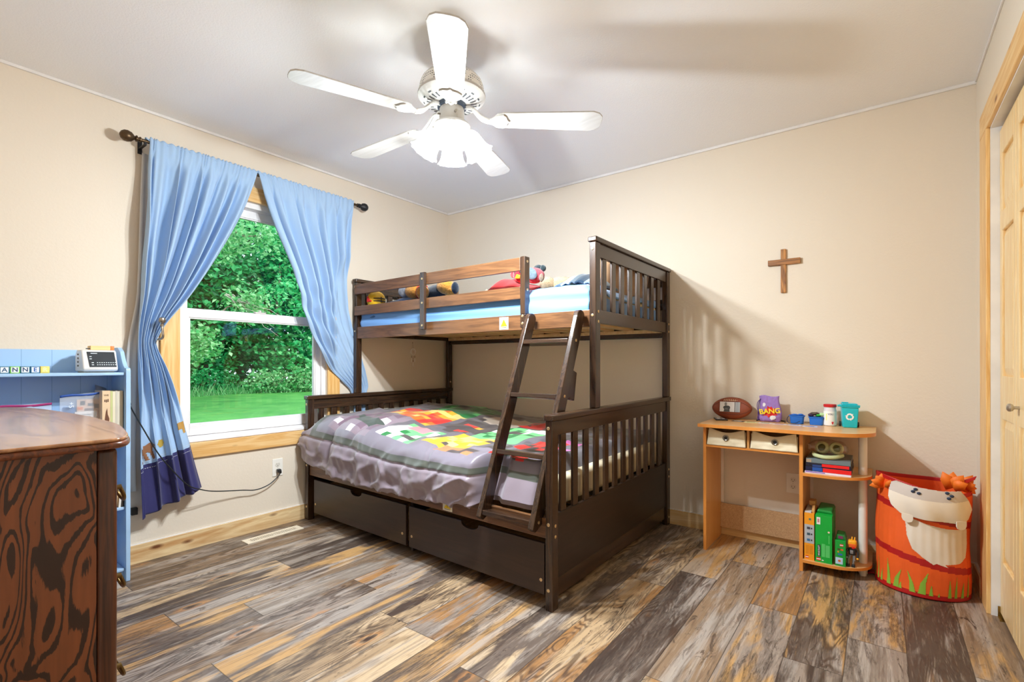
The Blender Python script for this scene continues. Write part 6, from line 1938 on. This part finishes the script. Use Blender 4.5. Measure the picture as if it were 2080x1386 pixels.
b = B(); b.prism([(2.918, SZ + .2365), (2.990, SZ + .2365), (2.985, SZ + .250), (2.925, SZ + .252)], -.30, -.13, 'y'); obj('bulging_top', b, plain('#1E8A3C', .4), t, smooth=0, bevel=.004, label='crumpled dark green top')
t, bo, y = toybox('small green toy box next to the yellow headed figure', 3.002, 3.046, -.350, -.24, .125, '#149A38')
dec(bo, 'red_logo', 3.022, 3.036, .098, .110, y, '#D01818'); txt(bo, 'LEGO', 3.029, .104, .0055, '#FFFFFF', y)
dec(bo, 'pictured_toy', 3.012, 3.024, .080, .086, y, '#5A2A24'); dec(bo, 'pictured_toy', 3.025, 3.036, .078, .086, y, '#E0602A'); dec(bo, 'pictured_toy', 3.012, 3.018, .066, .074, y, '#D88A30'); dec(bo, 'pictured_toy', 3.014, 3.032, .054, .062, y, '#2A62B8')
dec(bo, 'blue_panel', 3.004, 3.034, .010, .042, y, '#BCD4F0'); b = B(); b.lathe([(.006, 0), (.006, .0008)], M=Matrix.Translation((3.020, y - .0002, SZ + .026)) @ Matrix.Rotation(pi / 2, 4, 'X'), seg=8); obj('flower_mark', b, plain('#D8702A', .4), bo)
b = B(); b.prism([(3.002, SZ + .1255), (3.046, SZ + .1255), (3.040, SZ + .148), (3.008, SZ + .150)], -.33, -.25, 'y'); lidp = obj('bulging_top', b, plain('#1C7A34', .4), t, smooth=0, bevel=.003)
b = B(); b.box(3.014, 3.034, -.3312, -.3302, SZ + .130, SZ + .144); obj('purple_picture', b, plain('#7A2A5A', .4), lidp, smooth=0)
t = thing('toy_robot', 'small toy figure with an orange yellow helmet head standing by the white tube', 'toy figure', (3.072, -.315, SZ))
DKP = plain('#1E2026', .35); SLV = plain('#9A9CA2', .3, .6); YO = plain('#F0A81C', .4)
b = B(); b.rbox(3.054, 3.090, -.335, -.302, SZ + .098, SZ + .132, .009, 4); hd = obj('head', b, YO, t)
b = B(); b.rbox(3.057, 3.087, -.3375, -.3345, SZ + .098, SZ + .116, .0014, 2); obj('visor', b, plain('#E06020', .4), hd, label='orange face plate')
b = B(); b.rbox(3.070, 3.082, -.3385, -.3365, SZ + .094, SZ + .103, .001, 2); obj('mouth', b, plain('#D01818', .4), hd)
for x in (3.070, 3.081):
    b = B(); b.rod((x, -.32, SZ + .131), (x + .001, -.315, SZ + .146), .003, .0025); obj('antenna', b, YO, hd)
b = B(); b.rbox(3.056, 3.086, -.330, -.305, SZ + .058, SZ + .094, .005, 3); obj('torso', b, DKP, t)
b = B(); b.rbox(3.062, 3.076, -.334, -.330, SZ + .066, SZ + .084, .002, 2); obj('chest_plate', b, SLV, t)
for s_ in (-1, 1):
    b = B(); b.tube([(3.071 + s_ * .016, -.318, SZ + .088), (3.071 + s_ * .024, -.322, SZ + .070), (3.071 + s_ * .022, -.330, SZ + .050)], .0048, 8); obj('arm', b, DKP, t)
    b = B(); b.ball((3.071 + s_ * .022, -.332, SZ + .046), .0055, 10, 8); obj('hand', b, YO if s_ > 0 else SLV, t)
    b = B(); b.tube([(3.071 + s_ * .008, -.318, SZ + .060), (3.071 + s_ * .012 - .004, -.326, SZ + .034), (3.071 + s_ * .010 - .006, -.318, SZ + .010)], [.0065, .006, .005], 8); obj('leg', b, SLV, t)
    b = B(); b.rbox(3.071 + s_ * .011 - .014, 3.071 + s_ * .011 + .001, -.332, -.305, SZ, SZ + .010, .002, 2); obj('foot', b, DKP, t)

# ================================================================== HAMPER
hx, hy = 3.337, -.212
ham = thing('laundry_hamper', 'orange pop-up laundry hamper with an animal face standing beside the closet', 'hamper', (hx, hy, 0))
OR1 = plain('#F0601C', .6); OR2 = plain('#B41414', .5); CRM = plain('#E9DCCB', .6); GRN = plain('#8CB83C', .6)
def hrad(a, v):
    rx, ry = .176, .160
    return rx, ry
def hsurf(u, v, off=0.0):
    a = 2 * pi * u
    lean = .004 * v
    k = 1 + .018 * sin(v * pi * 3 + a) - .02 * sin(pi * v) + .010 * nz(cos(a) * 4, sin(a) * 4, v * 3) + .004 * sin(a * 34) * sin(pi * v)
    top = .505 + .012 * sin(a * 2 + .6) - .018 * cos(a)
    return Vector((hx + (.176 * k + off) * cos(a) + lean, hy + (.160 * k + off) * sin(a), .004 + top * v + .0))
def band(a, v): return .185 - .17 * (cos(a) * .176 + .02)
def hm(u, v):
    a = 2 * pi * u; z = hsurf(u, v).z
    if z < .026 or v > .965: return 1
    zb_ = .165 - .19 * cos(a) * .176; zu = .375 - .22 * cos(a) * .176
    if abs(z - zb_) < .015 or abs(z - zu) < .015: return 1
    return 0
b = B(); b.grid(hsurf, 180, 110, mif=hm)
bmesh.ops.remove_doubles(b.bm, verts=b.bm.verts, dist=.0003)
body = obj('fabric_body', b, [OR1, OR2], ham, smooth=180, solid=.002, label='orange red nylon with dark red coil bands')
b = B(); b.grid(lambda u, v: Vector((hx + .172 * v * cos(2 * pi * u), hy + .156 * v * sin(2 * pi * u), .003)), 48, 4); obj('base', b, OR2, ham, smooth=0)
def hpatch(nm, P, m, u0, u1, v0, v1, off, n_=(40, 40), lab=None, par=None):
    b = B(); b.grid(lambda p, q: hsurf(u0 + (u1 - u0) * p, v0 + (v1 - v0) * q, off), n_[0], n_[1], keep=lambda p, q: inpoly(p, q, P))
    return obj(nm, b, m, par or body, smooth=180, label=lab)
# belly patch seen from the front (u .75 faces the room)
hpatch('belly_patch', [(.0, 1.0), (.30, .93), (.6, .90), (.97, .90), (1.0, .55), (.94, .22), (.80, .10), (.56, .06), (.60, .0), (.44, .06), (.40, .02), (.28, .12), (.12, .28), (.04, .55)], CRM, .685, .925, .315, .705, .0022, (140, 140), 'cream belly patch')
for (u_, w_, h_, bend) in ((.560, .010, .17, -.3), (.585, .012, .09, .2), (.625, .016, .19, -.25), (.655, .020, .14, .8), (.672, .010, .05, .2), (.715, .018, .15, -.7), (.745, .022, .17, .7), (.775, .012, .08, .1), (.800, .006, .03, .2), (.838, .012, .14, -.1), (.862, .010, .16, .05), (.892, .014, .12, .2), (.925, .010, .16, -.2), (.520, .012, .12, .2)):
    hpatch('grass_blade', [(.30 + .0, 0), (.70, 0), (.62 + bend * .12, .45), (.5 + bend * .5, 1.0), (.36 + bend * .10, .45)], GRN, u_ - w_ * 1.4, u_ + w_ * 1.4, .034, .034 + h_ * 1.25, .0022, (24, 60), 'green grass blade applique')
# muzzle flap
def muz(u, v, off=0.0):
    # u left to right, v bottom to top
    a = radians(-131 + 98 * u)
    z = .372 + .150 * v + .012 * sin(pi * u) * (1 - v) * -1 - .012 * u
    o_ = .014 + .014 * sin(pi * min(1, v * 1.05)) * (.6 + .4 * sin(pi * u)) + .006 * sin(u * 17 + v * 3) * (1 - v) + off
    return Vector((hx + (.176 + o_) * cos(a) + .003, hy + (.160 + o_) * sin(a), z))
MZP = [(.02, .50), (.06, .26), (.16, .08), (.30, .06), (.60, .06), (.84, .02), (.97, .12), (1.0, .40), (.94, .66), (.84, .93), (.60, .90), (.30, .93), (.10, 1.0), (.04, .94), (.02, .70)]
def mm(u, v): return 0 if v < .60 - .10 * (2 * u - 1) ** 2 * -1 else 1
b = B(); b.grid(muz, 140, 100, keep=lambda p, q: inpoly(p, q, MZP), mif=mm)
mz = obj('muzzle_flap', b, [plain('#EFE2D0', .65), plain('#CFC2B8', .65)], ham, smooth=180, solid=.006, label='cream muzzle flap')
for uu, vv in ((.305, .80), (.365, .775), (.33, .87), (.665, .735), (.70, .80), (.655, .87)):
    c_ = muz(uu, vv, .006)
    b = B(); b.ball(c_, (.008, .004, .0065), 12, 8); obj('dot', b, plain('#26344E', .5), mz, label='dark blue dot')
for uu in (.235, .815):
    b = B()
    c_ = muz(uu, .06, .002)
    tg = (muz(uu + .01, .06) - muz(uu - .01, .06)).normalized()
    P2 = [(-.021, 0), (-.021, -.020), (-.016, -.031), (-.006, -.036), (.006, -.036), (.016, -.031), (.021, -.020), (.021, 0)]
    nr = Vector((tg.y, -tg.x, 0))
    lo = [b.bm.verts.new(c_ + tg * p + Vector((0, 0, q + .006)) + nr * 0) for p, q in P2]; hi = [b.bm.verts.new(c_ + tg * p + Vector((0, 0, q + .006)) + nr * .005) for p, q in P2]
    b.bm.faces.new(lo); b.bm.faces.new(hi)
    for k in range(8): b.bm.faces.new((lo[k], lo[(k + 1) % 8], hi[(k + 1) % 8], hi[k]))
    obj('tooth', b, CRM, mz, smooth=0, recalc=True, label='cream rounded tooth')
b = B(); b.box(-.010, .010, -.001, .001, -.012, .012, Matrix.Translation(hsurf(.637, .80, .003)) @ Matrix.Rotation(radians(-40), 4, 'Z')); obj('care_tag', b, plain('#E6E4EC', .6), body, smooth=0)
# tufts of hair and ears
TUF = plain('#F07A1E', .6)
def tuft(c, sz, ang, seed, m=TUF, nm='hair_tuft'):
    rnd = random.Random(seed)
    b = B()
    for k in range(4):
        a = ang + radians(-45 + 30 * k)
        L = sz * (.7 + .5 * rnd.random())
        d = Vector((cos(a) * .9, rnd.gauss(0, .25) - .25, sin(a)))
        w_ = Vector((-d.z, 0, d.x)) * sz * .38
        p = Vector(c)
        b.bm.faces.new([b.bm.verts.new(q) for q in (p - w_, p + w_, p + d * L * .6 + w_ * .9, p + d * L, p + d * L * .6 - w_ * .7)])
    return obj(nm, b, m, ham, smooth=60, solid=.004)
tuft((hx - .140, hy - .085, .490), .062, radians(150), 1); tuft((hx - .120, hy - .110, .475), .050, radians(40), 2)
tuft((hx + .110, hy - .060, .500), .075, radians(75), 3); tuft((hx + .150, hy - .040, .505), .060, radians(15), 4)
b = B(); b.prism([(-.012, -.005), (.040, .026), (.058, .036), (.052, .018), (.004, -.016)], -.004, .004, 'y', M=Matrix.Translation((hx + .130, hy - .070, .530))); obj('carry_strap', b, OR2, ham, smooth=0, bevel=.002)
b = B(); b.grid(lambda u, v: Vector((hx - .205 + .05 * u, hy + .02 + .05 * v, .004 + .006 * sin(u * pi))), 6, 6); obj('loose_strap', b, OR2, ham, smooth=60, solid=.004, label='dark red strap lying on the floor')
